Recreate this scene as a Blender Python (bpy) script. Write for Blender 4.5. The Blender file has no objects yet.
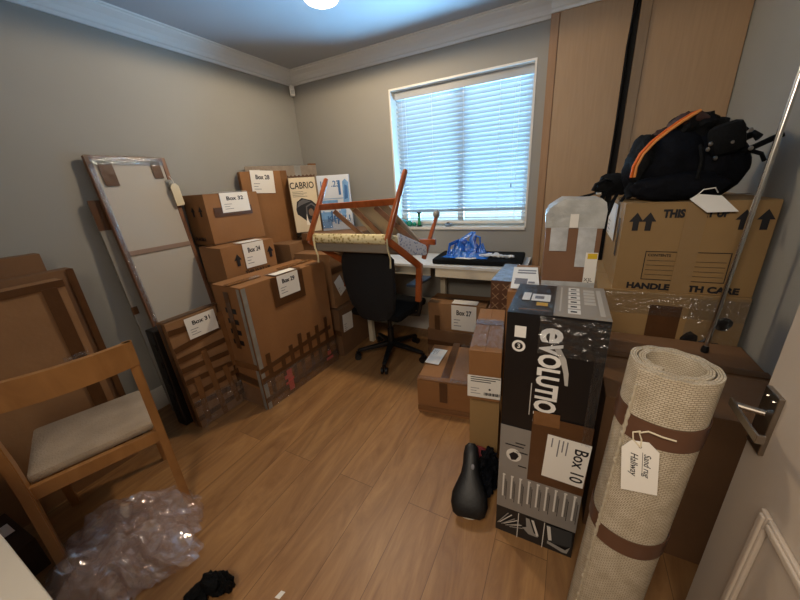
import bpy, bmesh, math, random
from mathutils import Matrix, Vector, noise
random.seed(7)
C = bpy.context.scene.collection
R = math.radians

# ------------------------------------------------------------ camera
yaw, pitch, roll, FPX = 4.90352004e-01, -3.46480763e-01, -6.70466641e-02, 320.48
fwd = Vector((-math.sin(yaw)*math.cos(pitch), math.cos(yaw)*math.cos(pitch), math.sin(pitch)))
r0 = Vector((math.cos(yaw), math.sin(yaw), 0)); u0 = r0.cross(fwd)
rt = math.cos(roll)*r0 + math.sin(roll)*u0
up = -math.sin(roll)*r0 + math.cos(roll)*u0
cam_d = bpy.data.cameras.new('camera'); cam = bpy.data.objects.new('camera', cam_d); C.objects.link(cam)
M = Matrix((( rt.x, up.x, -fwd.x, 0), (rt.y, up.y, -fwd.y, 0), (rt.z, up.z, -fwd.z, 1.42), (0, 0, 0, 1)))
cam.matrix_world = M
cam_d.sensor_width = 36; cam_d.lens = 36*FPX/800; cam_d.clip_start = .02; cam_d.clip_end = 200
bpy.context.scene.camera = cam

# ------------------------------------------------------------ world, lights, exposure
w = bpy.data.worlds.new('sky'); bpy.context.scene.world = w; w.use_nodes = True
wb = w.node_tree.nodes['Background']; wb.inputs[0].default_value = (.62, .90, 1, 1); wb.inputs[1].default_value = 1.5
def area(name, loc, rot, sx, sy, power, col):
    l = bpy.data.lights.new(name, 'AREA'); l.shape = 'RECTANGLE'; l.size = sx; l.size_y = sy; l.energy = power; l.color = col
    o = bpy.data.objects.new(name, l); o.location = loc; o.rotation_euler = rot; C.objects.link(o); return o
area('daylight_outside', (-.88, 4.3, .45), (R(-120), 0, 0), 2.8, 1.4, 820, (.30, .64, 1))
area('hall_fill', (-.15, -.55, 2.0), (R(42), 0, R(-25)), .7, .4, 24, (1, .84, .66))  # added unseen fill behind the camera, stands in for hallway light on front faces
vs = bpy.context.scene.view_settings
vs.view_transform = 'Standard'; vs.look = 'None'; vs.gamma = 1; vs.use_curve_mapping = False; vs.exposure = -.02
LAMP_W = 18
LAMP_COL = (1, .77, .50)

# ------------------------------------------------------------ materials
def lin(c):
    return tuple(((x/12.92) if x <= .04045 else ((x+.055)/1.055)**2.4) for x in c)
def hexc(h):
    return lin([int(h[i:i+2], 16)/255 for i in (0, 2, 4)])
def mat(name, col, rough=.6, metal=0, var=0, vscale=8, bump=0, bscale=60, coat=0, spec=.5, stretch=(1, 1, 1), trans=0, alpha=1):
    m = bpy.data.materials.new(name); m.use_nodes = True
    nt = m.node_tree; b = nt.nodes['Principled BSDF']
    if isinstance(col, str): col = hexc(col)
    b.inputs['Base Color'].default_value = (*col, 1)
    b.inputs['Roughness'].default_value = rough; b.inputs['Metallic'].default_value = metal
    b.inputs['Specular IOR Level'].default_value = spec
    b.inputs['Coat Weight'].default_value = coat
    b.inputs['Alpha'].default_value = alpha
    if var or bump:
        tc = nt.nodes.new('ShaderNodeTexCoord'); mp = nt.nodes.new('ShaderNodeMapping')
        mp.inputs['Scale'].default_value = stretch
        nt.links.new(tc.outputs['Object'], mp.inputs['Vector'])
    if var:
        n = nt.nodes.new('ShaderNodeTexNoise'); n.inputs['Scale'].default_value = vscale; n.inputs['Detail'].default_value = 5
        nt.links.new(mp.outputs[0], n.inputs['Vector'])
        rp = nt.nodes.new('ShaderNodeValToRGB')
        rp.color_ramp.elements[0].position = .3; rp.color_ramp.elements[1].position = .7
        rp.color_ramp.elements[0].color = (*[c*(1-var) for c in col], 1); rp.color_ramp.elements[1].color = (*[min(1, c*(1+var)) for c in col], 1)
        nt.links.new(n.outputs['Fac'], rp.inputs[0]); nt.links.new(rp.outputs[0], b.inputs['Base Color'])
    if bump:
        n2 = nt.nodes.new('ShaderNodeTexNoise'); n2.inputs['Scale'].default_value = bscale; n2.inputs['Detail'].default_value = 4
        nt.links.new(mp.outputs[0], n2.inputs['Vector'])
        bp = nt.nodes.new('ShaderNodeBump'); bp.inputs['Strength'].default_value = bump; bp.inputs['Distance'].default_value = .01
        nt.links.new(n2.outputs['Fac'], bp.inputs['Height']); nt.links.new(bp.outputs[0], b.inputs['Normal'])
    return m
def film(name, tint=(.9, .92, .95), opac=.18, rough=.12, bump=.6, bscale=25, white=.3):
    m = bpy.data.materials.new(name); m.use_nodes = True; nt = m.node_tree; nt.nodes.clear()
    out = nt.nodes.new('ShaderNodeOutputMaterial'); mix = nt.nodes.new('ShaderNodeMixShader')
    tr = nt.nodes.new('ShaderNodeBsdfTransparent'); tr.inputs[0].default_value = (*tint, 1)
    gl = nt.nodes.new('ShaderNodeBsdfGlossy'); gl.inputs['Roughness'].default_value = rough
    df = nt.nodes.new('ShaderNodeBsdfDiffuse'); df.inputs[0].default_value = (.8, .8, .8, 1)
    m2 = nt.nodes.new('ShaderNodeMixShader'); m2.inputs[0].default_value = white
    nt.links.new(gl.outputs[0], m2.inputs[1]); nt.links.new(df.outputs[0], m2.inputs[2])
    tc = nt.nodes.new('ShaderNodeTexCoord'); n = nt.nodes.new('ShaderNodeTexNoise'); n.inputs['Scale'].default_value = bscale; n.inputs['Distortion'].default_value = 1.2; n.inputs['Detail'].default_value = 3
    nt.links.new(tc.outputs['Object'], n.inputs['Vector'])
    bp = nt.nodes.new('ShaderNodeBump'); bp.inputs['Strength'].default_value = bump; bp.inputs['Distance'].default_value = .02
    nt.links.new(n.outputs['Fac'], bp.inputs['Height']); nt.links.new(bp.outputs[0], gl.inputs['Normal'])
    mix.inputs[0].default_value = opac
    nt.links.new(tr.outputs[0], mix.inputs[1]); nt.links.new(m2.outputs[0], mix.inputs[2]); nt.links.new(mix.outputs[0], out.inputs[0])
    return m
def wood(name, c1, c2, scale=(1, 1, .08), rough=.45, ns=18, coat=0):
    m = bpy.data.materials.new(name); m.use_nodes = True; nt = m.node_tree; b = nt.nodes['Principled BSDF']
    tc = nt.nodes.new('ShaderNodeTexCoord'); mp = nt.nodes.new('ShaderNodeMapping'); mp.inputs['Scale'].default_value = scale
    n = nt.nodes.new('ShaderNodeTexNoise'); n.inputs['Scale'].default_value = ns; n.inputs['Detail'].default_value = 8; n.inputs['Distortion'].default_value = .6
    rp = nt.nodes.new('ShaderNodeValToRGB'); rp.color_ramp.elements[0].position = .32; rp.color_ramp.elements[1].position = .7
    rp.color_ramp.elements[0].color = (*hexc(c1), 1); rp.color_ramp.elements[1].color = (*hexc(c2), 1)
    nt.links.new(tc.outputs['Object'], mp.inputs[0]); nt.links.new(mp.outputs[0], n.inputs[0]); nt.links.new(n.outputs['Fac'], rp.inputs[0]); nt.links.new(rp.outputs[0], b.inputs['Base Color'])
    b.inputs['Roughness'].default_value = rough; b.inputs['Coat Weight'].default_value = coat
    return m

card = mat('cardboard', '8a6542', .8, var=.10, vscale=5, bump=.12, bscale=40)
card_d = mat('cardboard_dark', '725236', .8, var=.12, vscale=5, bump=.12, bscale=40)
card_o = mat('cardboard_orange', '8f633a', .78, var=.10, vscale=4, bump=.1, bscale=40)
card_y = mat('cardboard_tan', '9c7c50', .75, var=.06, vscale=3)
tape = mat('brown_tape', '543720', .28, var=.10, vscale=20, bump=.15, bscale=30)
tape_l = mat('pale_brown_tape', '7a5535', .25, var=.1, vscale=20, bump=.2, bscale=30)
tape_g = mat('grey_tape', '8b8880', .3, var=.15, vscale=15, bump=.35, bscale=30)
paper = mat('paper_label', 'e8e4dc', .7, bump=.1, bscale=12)
ink = mat('black_ink', '17151a', .6)
inkg = mat('grey_ink', '77757a', .7)
redink = mat('red_ink', 'c9564a', .6)
white_paint = mat('white_paint', 'dedbd4', .45)
black_pl = mat('black_plastic', '0f0f11', .4)
black_fab = mat('black_fabric', '08090b', .85, var=.3, vscale=30, bump=.4, bscale=120, spec=.2)
navy_fab = mat('navy_fabric', '090b12', .8, var=.3, vscale=20, bump=.4, bscale=50, spec=.15)
chrome = mat('chrome', 'e4e0d8', .22, metal=1)
steel = mat('brushed_steel', '9d958c', .3, metal=1)
clear = film('clear_film', opac=.10, white=.12)
clear2 = film('clear_film_strong', opac=.16, bump=1, bscale=30, rough=.08, white=.15)

# ------------------------------------------------------------ helpers
def obj(name, bm, mats, parent=None, smooth=False, M=None):
    me = bpy.data.meshes.new(name); bm.to_mesh(me); bm.free()
    for m in (mats if isinstance(mats, (list, tuple)) else [mats]): me.materials.append(m)
    if smooth:
        for p in me.polygons: p.use_smooth = True
        try: me.set_sharp_from_angle(angle=R(40))
        except Exception: pass
    o = bpy.data.objects.new(name, me); C.objects.link(o)
    if parent: o.parent = parent
    if M is not None: o.matrix_local = M
    return o
def tag(o, label, cat, group=None, kind=None):
    if label: o['label'] = label
    if cat: o['category'] = cat
    if group: o['group'] = group
    if kind: o['kind'] = kind
    return o
def thing(name, label, cat, loc=(0, 0, 0), rz=0, group=None, rot=None):
    o = bpy.data.objects.new(name, None); o.empty_display_size = .05; C.objects.link(o)
    o.location = loc; o.rotation_euler = rot if rot else (0, 0, rz)
    return tag(o, label, cat, group)
def NB(): return bmesh.new()
def box(bm, a, b, mi=0, M=None, bev=0):
    x0, y0, z0 = a; x1, y1, z1 = b
    vs_ = [bm.verts.new(p) for p in ((x0, y0, z0), (x1, y0, z0), (x1, y1, z0), (x0, y1, z0), (x0, y0, z1), (x1, y0, z1), (x1, y1, z1), (x0, y1, z1))]
    fs = [bm.faces.new([vs_[i] for i in f]) for f in ((3, 2, 1, 0), (4, 5, 6, 7), (0, 1, 5, 4), (1, 2, 6, 5), (2, 3, 7, 6), (3, 0, 4, 7))]
    for f in fs: f.material_index = mi
    if M is not None: bmesh.ops.transform(bm, matrix=M, verts=vs_)
    if bev:
        es = list({e for f in fs for e in f.edges})
        r = bmesh.ops.bevel(bm, geom=es, offset=bev, segments=2, affect='EDGES', profile=.5)
        for f in r['faces']: f.material_index = mi
    return vs_
def tube(bm, pts, r, seg=10, mi=0, caps=True, flat=1.0, closed=False):
    pts = [Vector(p) for p in pts]; n = len(pts)
    rs = r if isinstance(r, (list, tuple)) else [r]*n
    rings = []; prevn = None
    for i, p in enumerate(pts):
        if closed: t = pts[(i+1) % n]-pts[i-1]
        else: t = (pts[min(i+1, n-1)]-pts[max(i-1, 0)])
        t.normalize()
        if prevn is None:
            a = Vector((0, 0, 1)) if abs(t.z) < .9 else Vector((1, 0, 0))
            nn = (a - t*a.dot(t)).normalized()
        else:
            nn = (prevn - t*prevn.dot(t)).normalized()
        prevn = nn; bb = t.cross(nn)
        rings.append([bm.verts.new(p + nn*math.cos(2*math.pi*k/seg)*rs[i]*flat + bb*math.sin(2*math.pi*k/seg)*rs[i]) for k in range(seg)])
    m = n if closed else n-1
    for i in range(m):
        a, b = rings[i], rings[(i+1) % n]
        for k in range(seg):
            f = bm.faces.new((a[k], a[(k+1) % seg], b[(k+1) % seg], b[k])); f.material_index = mi
    if caps and not closed:
        f = bm.faces.new(list(reversed(rings[0]))); f.material_index = mi
        f = bm.faces.new(rings[-1]); f.material_index = mi
def bar(bm, p, q, w_, t_, upv=(0, 0, 1), mi=0, bev=0, w2=None, t2=None):
    """rectangular bar from p to q; w_ across, t_ along upv"""
    p = Vector(p); q = Vector(q); d = (q-p).normalized(); u = Vector(upv); u = (u-d*u.dot(d)).normalized(); s = d.cross(u)
    w2 = w2 or w_; t2 = t2 or t_
    vs_ = []
    for P, ww, tt in ((p, w_, t_), (q, w2, t2)):
        for a, b in ((-1, -1), (1, -1), (1, 1), (-1, 1)):
            vs_.append(bm.verts.new(P + s*a*ww/2 + u*b*tt/2))
    fs = [bm.faces.new([vs_[i] for i in f]) for f in ((3, 2, 1, 0), (4, 5, 6, 7), (0, 1, 5, 4), (1, 2, 6, 5), (2, 3, 7, 6), (3, 0, 4, 7))]
    for f in fs: f.material_index = mi
    if bev:
        es = list({e for f in fs for e in f.edges})
        r = bmesh.ops.bevel(bm, geom=es, offset=bev, segments=2, affect='EDGES', profile=.5)
def lathe(bm, prof, seg=24, mi=0, M=None):
    rings = []; allv = []
    for r_, z in prof:
        ring = [bm.verts.new((r_*math.cos(2*math.pi*k/seg), r_*math.sin(2*math.pi*k/seg), z)) for k in range(seg)]
        rings.append(ring); allv += ring
    for a, b in zip(rings, rings[1:]):
        for k in range(seg):
            f = bm.faces.new((a[k], a[(k+1) % seg], b[(k+1) % seg], b[k])); f.material_index = mi
    f = bm.faces.new(list(reversed(rings[0]))); f.material_index = mi
    f = bm.faces.new(rings[-1]); f.material_index = mi
    if M is not None: bmesh.ops.transform(bm, matrix=M, verts=allv)
def blob(bm, c, s, sub=3, amp=.15, fr=3, seed=0, M=None, flatbot=None, mi=0):
    g = bmesh.ops.create_icosphere(bm, subdivisions=sub, radius=1)
    for v in g['verts']:
        p = v.co.copy(); k = 1 + amp*noise.noise(p*fr + Vector((seed, seed*1.7, 0))) + amp*.4*noise.noise(p*fr*3 + Vector((0, seed, 3)))
        v.co = Vector((p.x*s[0]*k, p.y*s[1]*k, p.z*s[2]*k))
        if flatbot is not None and v.co.z < flatbot: v.co.z = flatbot + (v.co.z-flatbot)*.05
        v.co += Vector(c)
    for f in {f for v in g['verts'] for f in v.link_faces}: f.material_index = mi
    if M is not None: bmesh.ops.transform(bm, matrix=M, verts=g['verts'])
def prism(bm, pts, h0, h1, M=None, mi=0):
    a = [bm.verts.new((x, y, h0)) for x, y in pts]; b = [bm.verts.new((x, y, h1)) for x, y in pts]
    n = len(pts)
    fs = [bm.faces.new(list(reversed(a))), bm.faces.new(b)] + [bm.faces.new((a[i], a[(i+1) % n], b[(i+1) % n], b[i])) for i in range(n)]
    for f in fs: f.material_index = mi
    if M is not None: bmesh.ops.transform(bm, matrix=M, verts=a+b)
def disc(bm, cx, cy, rx, ry, h0, h1, M=None, mi=0, n=28):
    prism(bm, [(cx+rx*math.cos(2*math.pi*k/n), cy+ry*math.sin(2*math.pi*k/n)) for k in range(n)], h0, h1, M, mi)
_tc = {}
def text(bm, s, size, M, mi=0, bold=0.0, shear=0.0, align='LEFT', width=None):
    key = (s, size, bold, shear, align)
    if key not in _tc:
        cu = bpy.data.curves.new('lettering', 'FONT'); cu.body = s; cu.size = size; cu.offset = bold; cu.shear = shear; cu.align_x = align; cu.extrude = .0004; cu.resolution_u = 3
        o = bpy.data.objects.new('lettering', cu); C.objects.link(o)
        dg = bpy.context.evaluated_depsgraph_get(); dg.update()
        me = bpy.data.meshes.new_from_object(o.evaluated_get(dg))
        bpy.data.objects.remove(o); bpy.data.curves.remove(cu); _tc[key] = me
    me = _tc[key]
    S = Matrix.Identity(4)
    if width:
        xs = [v.co.x for v in me.vertices]; wd = max(xs)-min(xs); S = Matrix.Diagonal((width/wd, 1, 1, 1))
    n0 = len(bm.verts); f0 = len(bm.faces)
    bm.from_mesh(me); bm.verts.ensure_lookup_table(); bm.faces.ensure_lookup_table()
    nv = bm.verts[n0:]
    bmesh.ops.transform(bm, matrix=M @ S, verts=nv)
    for f in bm.faces[f0:]: f.material_index = mi
def face_M(face, w, d, h):
    if face == 'F': o, u, v = (0, 0, 0), (1, 0, 0), (0, 0, 1)
    if face == 'R': o, u, v = (w, 0, 0), (0, 1, 0), (0, 0, 1)
    if face == 'L': o, u, v = (0, d, 0), (0, -1, 0), (0, 0, 1)
    if face == 'T': o, u, v = (0, 0, h), (1, 0, 0), (0, 1, 0)
    u = Vector(u); v = Vector(v); n = u.cross(v)
    return Matrix(((u.x, v.x, n.x, o[0]), (u.y, v.y, n.y, o[1]), (u.z, v.z, n.z, o[2]), (0, 0, 0, 1)))

class Carton:
    def __init__(s, name, label, pos, size, rz=0, m=card, seam='x', flaps=True, group=None, tilt=(0, 0), cat='box', wob=.004, bev=.004, seed=1):
        s.w, s.d, s.h = size
        rot = (Matrix.Rotation(R(rz), 3, 'Z') @ Matrix.Rotation(R(tilt[0]), 3, 'X') @ Matrix.Rotation(R(tilt[1]), 3, 'Y')).to_euler()
        s.root = thing(name, label, cat, pos, 0, group, rot)
        w_, d_, h_ = size; bm = NB(); top = h_-.004 if flaps else h_
        n = 8
        # subdivided, slightly bowed box
        box(bm, (0, 0, 0), (w_, d_, top))
        bmesh.ops.subdivide_edges(bm, edges=bm.edges[:], cuts=n, use_grid_fill=True)
        for v in bm.verts:
            p = v.co; fx = p.x/w_; fy = p.y/d_; fz = p.z/top
            b = wob
            ox = (fx-.5)*2; oy = (fy-.5)*2
            ux = 4*fy*(1-fy)*4*fz*(1-fz); uy = 4*fx*(1-fx)*4*fz*(1-fz)
            nn = noise.noise(Vector((p.x*6+seed, p.y*6, p.z*6)))*.5
            if abs(ox) > .999: v.co.x += math.copysign(1, ox)*b*(ux*.6+nn*ux)
            if abs(oy) > .999: v.co.y += math.copysign(1, oy)*b*(uy*.6+nn*uy)
        obj('carton_body', bm, m, s.root)
        s.m = m
        if flaps:
            for k in (0, 1):
                bm = NB()
                if seam == 'x':
                    a = (0.0005, .0005+(d_/2)*k, h_-.004); b = (w_-.0005, d_/2-.0015+(d_/2)*k, h_)
                else:
                    a = (.0005+(w_/2)*k, .0005, h_-.004); b = (w_/2-.0015+(w_/2)*k, d_-.0005, h_)
                box(bm, a, b, bev=.0015)
                obj('top_flap', bm, m, s.root)
    def F(s, f): return face_M(f, s.w, s.d, s.h)
    def strip(s, f, u0, v0, u1, v1, m=tape, name='packing_tape', lift=.006, th=.001, ang=0, label=None, wr=0):
        bm = NB(); M_ = s.F(f) @ Matrix.Translation(((u0+u1)/2, (v0+v1)/2, lift)) @ Matrix.Rotation(R(ang), 4, 'Z')
        hu, hv = abs(u1-u0)/2, abs(v1-v0)/2
        if wr:
            g = 24; top = [[bm.verts.new((-hu+2*hu*i/g, -hv+2*hv*j/g, th+wr*(.5+noise.noise(Vector((i*.45+u0*30, j*.45+v0*20, lift*100)))))) for j in range(g+1)] for i in range(g+1)]
            for i in range(g):
                for j in range(g): bm.faces.new((top[i][j], top[i+1][j], top[i+1][j+1], top[i][j+1]))
            bmesh.ops.transform(bm, matrix=M_, verts=bm.verts[:])
        else: box(bm, (-hu, -hv, 0), (hu, hv, th), M=M_)
        o = obj(name, bm, m, s.root, smooth=bool(wr))
        if label: o['label'] = label
        return o
    def ship(s, f, u0, v0, u1, v1, title, ang=0, lift=.0085, rot90=False, lines=3, m=paper):
        """paper label with its title; u0..v1 is the rectangle, ang tilts it"""
        wd, ht = u1-u0, v1-v0
        M_ = s.F(f) @ Matrix.Translation(((u0+u1)/2, (v0+v1)/2, lift)) @ Matrix.Rotation(R(ang), 4, 'Z')
        if rot90: M_ = M_ @ Matrix.Rotation(R(-90), 4, 'Z'); wd, ht = ht, wd
        bm = NB(); g = 8
        box(bm, (-wd/2, -ht/2, 0), (wd/2, ht/2, .0008), M=M_)
        if title:
            ts = ht*.27
            text(bm, title, ts, M_ @ Matrix.Translation((-wd*.30, ht*.12, .0012)), 1, bold=ts*.028, width=wd*.60)
        for k in range(lines):
            ln = wd*(.26, .18, .30, .2)[k % 4]
            box(bm, (-wd*.40, -ht*(.08+.12*k)-ht*.012, .0009), (-wd*.40+ln, -ht*(.08+.12*k)+ht*.012, .0012), 2, M=M_)
        return obj('shipping_label', bm, [m, ink, inkg], s.root)
    def prints(s, f, fn, name='print', m=ink):
        bm = NB(); fn(bm, s.F(f) @ Matrix.Translation((0, 0, .0055))); return obj(name, bm, m, s.root)

def arrow(bm, M_, x, y, s, mi=0):
    pts = [(-.14, 0), (.14, 0), (.14, .5), (.33, .5), (0, 1), (-.33, .5), (-.14, .5)]
    prism(bm, [(x+a*s, y+b*s) for a, b in pts], 0, .0006, M_, mi)

def struct(name, bm, m, parent=None):
    o = obj(name, bm, m, parent); o['kind'] = 'structure'; return o

# ------------------------------------------------------------ room
XL, XR, YB, YF, ZC = -2.51, .745, 2.777, -1.0, 2.47
wallm = mat('wall_paint', '97958f', .9, var=.03, vscale=2, bump=.05, bscale=150)
ceilm = mat('ceiling_paint', 'b0b2b6', .9, bump=.06, bscale=120)
crownm = mat('crown_paint', 'dcdbd8', .6)
fm = bpy.data.materials.new('oak_floor'); fm.use_nodes = True
nt = fm.node_tree; b = nt.nodes['Principled BSDF']
tc = nt.nodes.new('ShaderNodeTexCoord'); mp = nt.nodes.new('ShaderNodeMapping'); mp.inputs['Rotation'].default_value = (0, 0, R(90)); mp.inputs['Location'].default_value = (0, .14-.2*0, 0)
br = nt.nodes.new('ShaderNodeTexBrick'); br.inputs['Scale'].default_value = 1; br.inputs['Brick Width'].default_value = 2.6; br.inputs['Row Height'].default_value = .2
br.inputs['Mortar Size'].default_value = .0012; br.inputs['Mortar Smooth'].default_value = .3; br.offset = .37; br.inputs['Bias'].default_value = 0
br.inputs['Color1'].default_value = (0, 0, 0, 1); br.inputs['Color2'].default_value = (1, 1, 1, 1); br.inputs['Mortar'].default_value = (.5, .5, .5, 1)
nt.links.new(tc.outputs['Object'], mp.inputs[0]); nt.links.new(mp.outputs[0], br.inputs[0])
sep = nt.nodes.new('ShaderNodeVectorMath'); sep.operation = 'MULTIPLY_ADD'; sep.inputs[1].default_value = (5, 5, 5)
mp2 = nt.nodes.new('ShaderNodeMapping'); mp2.inputs['Scale'].default_value = (5.5, .9, 1)
nt.links.new(tc.outputs['Object'], mp2.inputs[0]); nt.links.new(br.outputs['Color'], sep.inputs[0]); nt.links.new(mp2.outputs[0], sep.inputs[2])
n1 = nt.nodes.new('ShaderNodeTexNoise'); n1.inputs['Scale'].default_value = 1.6; n1.inputs['Detail'].default_value = 9; n1.inputs['Distortion'].default_value = 2.2; n1.inputs['Roughness'].default_value = .62
nt.links.new(sep.outputs[0], n1.inputs[0])
rp = nt.nodes.new('ShaderNodeValToRGB'); e = rp.color_ramp.elements; e[0].position = .3; e[0].color = (*hexc('7f5936'), 1); e[1].position = .68; e[1].color = (*hexc('a57c4e'), 1)
k = rp.color_ramp.elements.new(.5); k.color = (*hexc('946c43'), 1)
nt.links.new(n1.outputs['Fac'], rp.inputs[0])
mx = nt.nodes.new('ShaderNodeMix'); mx.data_type = 'RGBA'; mx.blend_type = 'MULTIPLY'
cr = nt.nodes.new('ShaderNodeValToRGB'); cr.color_ramp.elements[0].color = (.90, .90, .90, 1); cr.color_ramp.elements[1].color = (1.05, 1.03, 1.02, 1)
nt.links.new(br.outputs['Color'], cr.inputs[0]); mx.inputs[0].default_value = 1
nt.links.new(rp.outputs[0], mx.inputs[6]); nt.links.new(cr.outputs[0], mx.inputs[7])
mx2 = nt.nodes.new('ShaderNodeMix'); mx2.data_type = 'RGBA'; mx2.inputs[7].default_value = (*hexc('5a3c22'), 1)
nt.links.new(br.outputs['Fac'], mx2.inputs[0]); nt.links.new(mx.outputs[2], mx2.inputs[6]); nt.links.new(mx2.outputs[2], b.inputs['Base Color'])
b.inputs['Roughness'].default_value = .42
bp = nt.nodes.new('ShaderNodeBump'); bp.inputs['Strength'].default_value = .12; bp.inputs['Distance'].default_value = .004
nt.links.new(n1.outputs['Fac'], bp.inputs['Height']); nt.links.new(bp.outputs[0], b.inputs['Normal'])

bm = NB(); box(bm, (XL-.1, YF-.1, -.1), (XR+.1, YB+.2, 0)); struct('floor', bm, fm)
bm = NB(); box(bm, (XL-.1, YF-.1, ZC), (XR+.1, YB+.2, ZC+.1)); struct('ceiling', bm, ceilm)
bm = NB(); box(bm, (XL-.1, YF-.1, 0), (XL, YB+.2, ZC)); struct('wall_left', bm, wallm)
bm = NB(); box(bm, (XR, YF-.1, 0), (XR+.1, YB+.2, ZC)); struct('wall_right', bm, wallm)
WX0, WX1, WZ0, WZ1 = -1.45, -.305, 1.03, 2.162
bm = NB()
box(bm, (XL, YB, 0), (WX0, YB+.2, ZC)); box(bm, (WX1, YB, 0), (XR, YB+.2, ZC)); box(bm, (WX0, YB, 0), (WX1, YB+.2, WZ0)); box(bm, (WX0, YB, WZ1), (WX1, YB+.2, ZC))
struct('wall_back', bm, wallm)
bm = NB(); box(bm, (XL, YF-.1, 0), (XR, YF, ZC)); struct('wall_front', bm, wallm)
bm = NB(); box(bm, (.452, -.07, 0), (XR, .0, ZC)); struct('wall_door_side', bm, wallm)
# crown moulding
prof = [(0, -.105), (.012, -.105), (.014, -.088), (.022, -.082), (.03, -.062), (.048, -.04), (.07, -.026), (.083, -.018), (.086, -.01), (.098, -.008), (.1, 0), (0, 0)]
def crown(name, p0, p1, inward):
    bm = NB(); p0 = Vector(p0); p1 = Vector(p1); inn = Vector(inward)
    A = [bm.verts.new(p0+inn*a+Vector((0, 0, b_))) for a, b_ in prof]; B_ = [bm.verts.new(p1+inn*a+Vector((0, 0, b_))) for a, b_ in prof]
    n = len(prof)
    for i in range(n): bm.faces.new((A[i], A[(i+1) % n], B_[(i+1) % n], B_[i]))
    bm.faces.new(A); bm.faces.new(list(reversed(B_)))
    bmesh.ops.recalc_face_normals(bm, faces=bm.faces[:]); struct(name, bm, crownm)
crown('trim_1', (XL, YF, ZC), (XL, YB, ZC), (1, 0, 0))
crown('trim_2', (XL, YB, ZC), (-.225, YB, ZC), (0, -1, 0))
crown('trim_3', (-.225, 2.70, ZC), (XR, 2.70, ZC), (0, -1, 0))
crown('trim_4', (XR, 0, ZC), (XR, 2.70, ZC), (-1, 0, 0))
bm = NB(); box(bm, (XL, YB-.016, 0), (-.225, YB, .16), bev=.003); struct('baseboard_back', bm, white_paint)
bm = NB(); box(bm, (XL, YF, 0), (XL+.016, YB-.016, .16), bev=.003); struct('baseboard_left', bm, white_paint)
bm = NB(); box(bm, (XR-.016, .0, 0), (XR, 2.69, .16), bev=.003); struct('baseboard_right', bm, white_paint)

# window
glassm = film('window_glass', tint=(.95, .98, 1), opac=.04, rough=.02, bump=0, white=0)
bm = NB()
y0, y1 = YB+.13, YB+.18
for a, b_ in (((WX0, y0, WZ0), (WX0+.05, y1, WZ1)), ((WX1-.05, y0, WZ0), (WX1, y1, WZ1)), ((WX0+.05, y0, WZ0), (WX1-.05, y1, WZ0+.05)), ((WX0+.05, y0, WZ1-.05), (WX1-.05, y1, WZ1)), ((-.9, y0, WZ0+.05), (-.85, y1, WZ1-.05))):
    box(bm, a, b_, bev=.003)
win = struct('window_1', bm, white_paint)
bm = NB(); box(bm, (WX0+.05, y0+.02, WZ0+.05), (WX1-.05, y0+.026, WZ1-.05)); g = obj('window_pane', bm, glassm, win)
bm = NB(); box(bm, (WX0-.0, YB-.012, WZ0-.018), (WX1+.0, y0, WZ0+.006), bev=.003); g = obj('window_sill', bm, white_paint, win)
bm = NB()   # plaster bead lining the reveal
box(bm, (WX0-.008, YB-.004, WZ0), (WX0+.006, y0, WZ1+.008)); box(bm, (WX1-.006, YB-.004, WZ0), (WX1+.008, y0, WZ1+.008)); box(bm, (WX0+.006, YB-.004, WZ1-.006), (WX1-.006, y0, WZ1+.008))
obj('reveal_lining', bm, white_paint, win)

# venetian blind
slatm = bpy.data.materials.new('blind_slat'); slatm.use_nodes = True; nt = slatm.node_tree
b = nt.nodes['Principled BSDF']; b.inputs['Base Color'].default_value = (.50, .51, .52, 1); b.inputs['Roughness'].default_value = .4
tl = nt.nodes.new('ShaderNodeBsdfTranslucent'); tl.inputs[0].default_value = (.70, .84, .88, 1)
ms = nt.nodes.new('ShaderNodeMixShader'); ms.inputs[0].default_value = .07
nt.links.new(b.outputs[0], ms.inputs[1]); nt.links.new(tl.outputs[0], ms.inputs[2]); nt.links.new(ms.outputs[0], nt.nodes['Material Output'].inputs[0])
blind = thing('window_blind', 'white horizontal slatted blind drawn down over the window', 'blind', (-.8775, YB+.088, WZ0+.02))
bx0, bx1 = WX0+.018+.8775, WX1-.018+.8775
bm = NB(); box(bm, (bx0-.005, -.03, 1.045), (bx1+.005, .03, 1.135-.02), bev=.002); h = obj('head_rail', bm, mat('blind_headrail', 'a8adb3', .5), blind)
ns = 30
for i in range(ns):
    z = .055 + i*(.985/(ns-1)); bm = NB(); tl_ = R(-40 if i > 1 else -12)
    g = 6
    rows = []
    for j in range(g+1):
        t = (j/g-.5)*.044; cup = .0025*(1-(2*j/g-1)**2)
        yy = t*math.cos(tl_)-cup*math.sin(tl_); zz = z+t*math.sin(tl_)+cup*math.cos(tl_)
        rows.append((bm.verts.new((bx0, yy, zz)), bm.verts.new((bx1, yy, zz)), bm.verts.new((bx0, yy, zz-.0022)), bm.verts.new((bx1, yy, zz-.0022))))
    for a, b_ in zip(rows, rows[1:]):
        bm.faces.new((a[0], a[1], b_[1], b_[0])); bm.faces.new((a[3], a[2], b_[2], b_[3]))
        bm.faces.new((a[0], b_[0], b_[2], a[2])); bm.faces.new((a[1], a[3], b_[3], b_[1]))
    bm.faces.new((rows[0][0], rows[0][2], rows[0][3], rows[0][1])); bm.faces.new((rows[-1][0], rows[-1][1], rows[-1][3], rows[-1][2]))
    obj('slat', bm, slatm, blind)
bm = NB(); box(bm, (bx0, -.025, .005), (bx1, .025, .028), bev=.003); obj('bottom_rail', bm, white_paint, blind)
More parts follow.
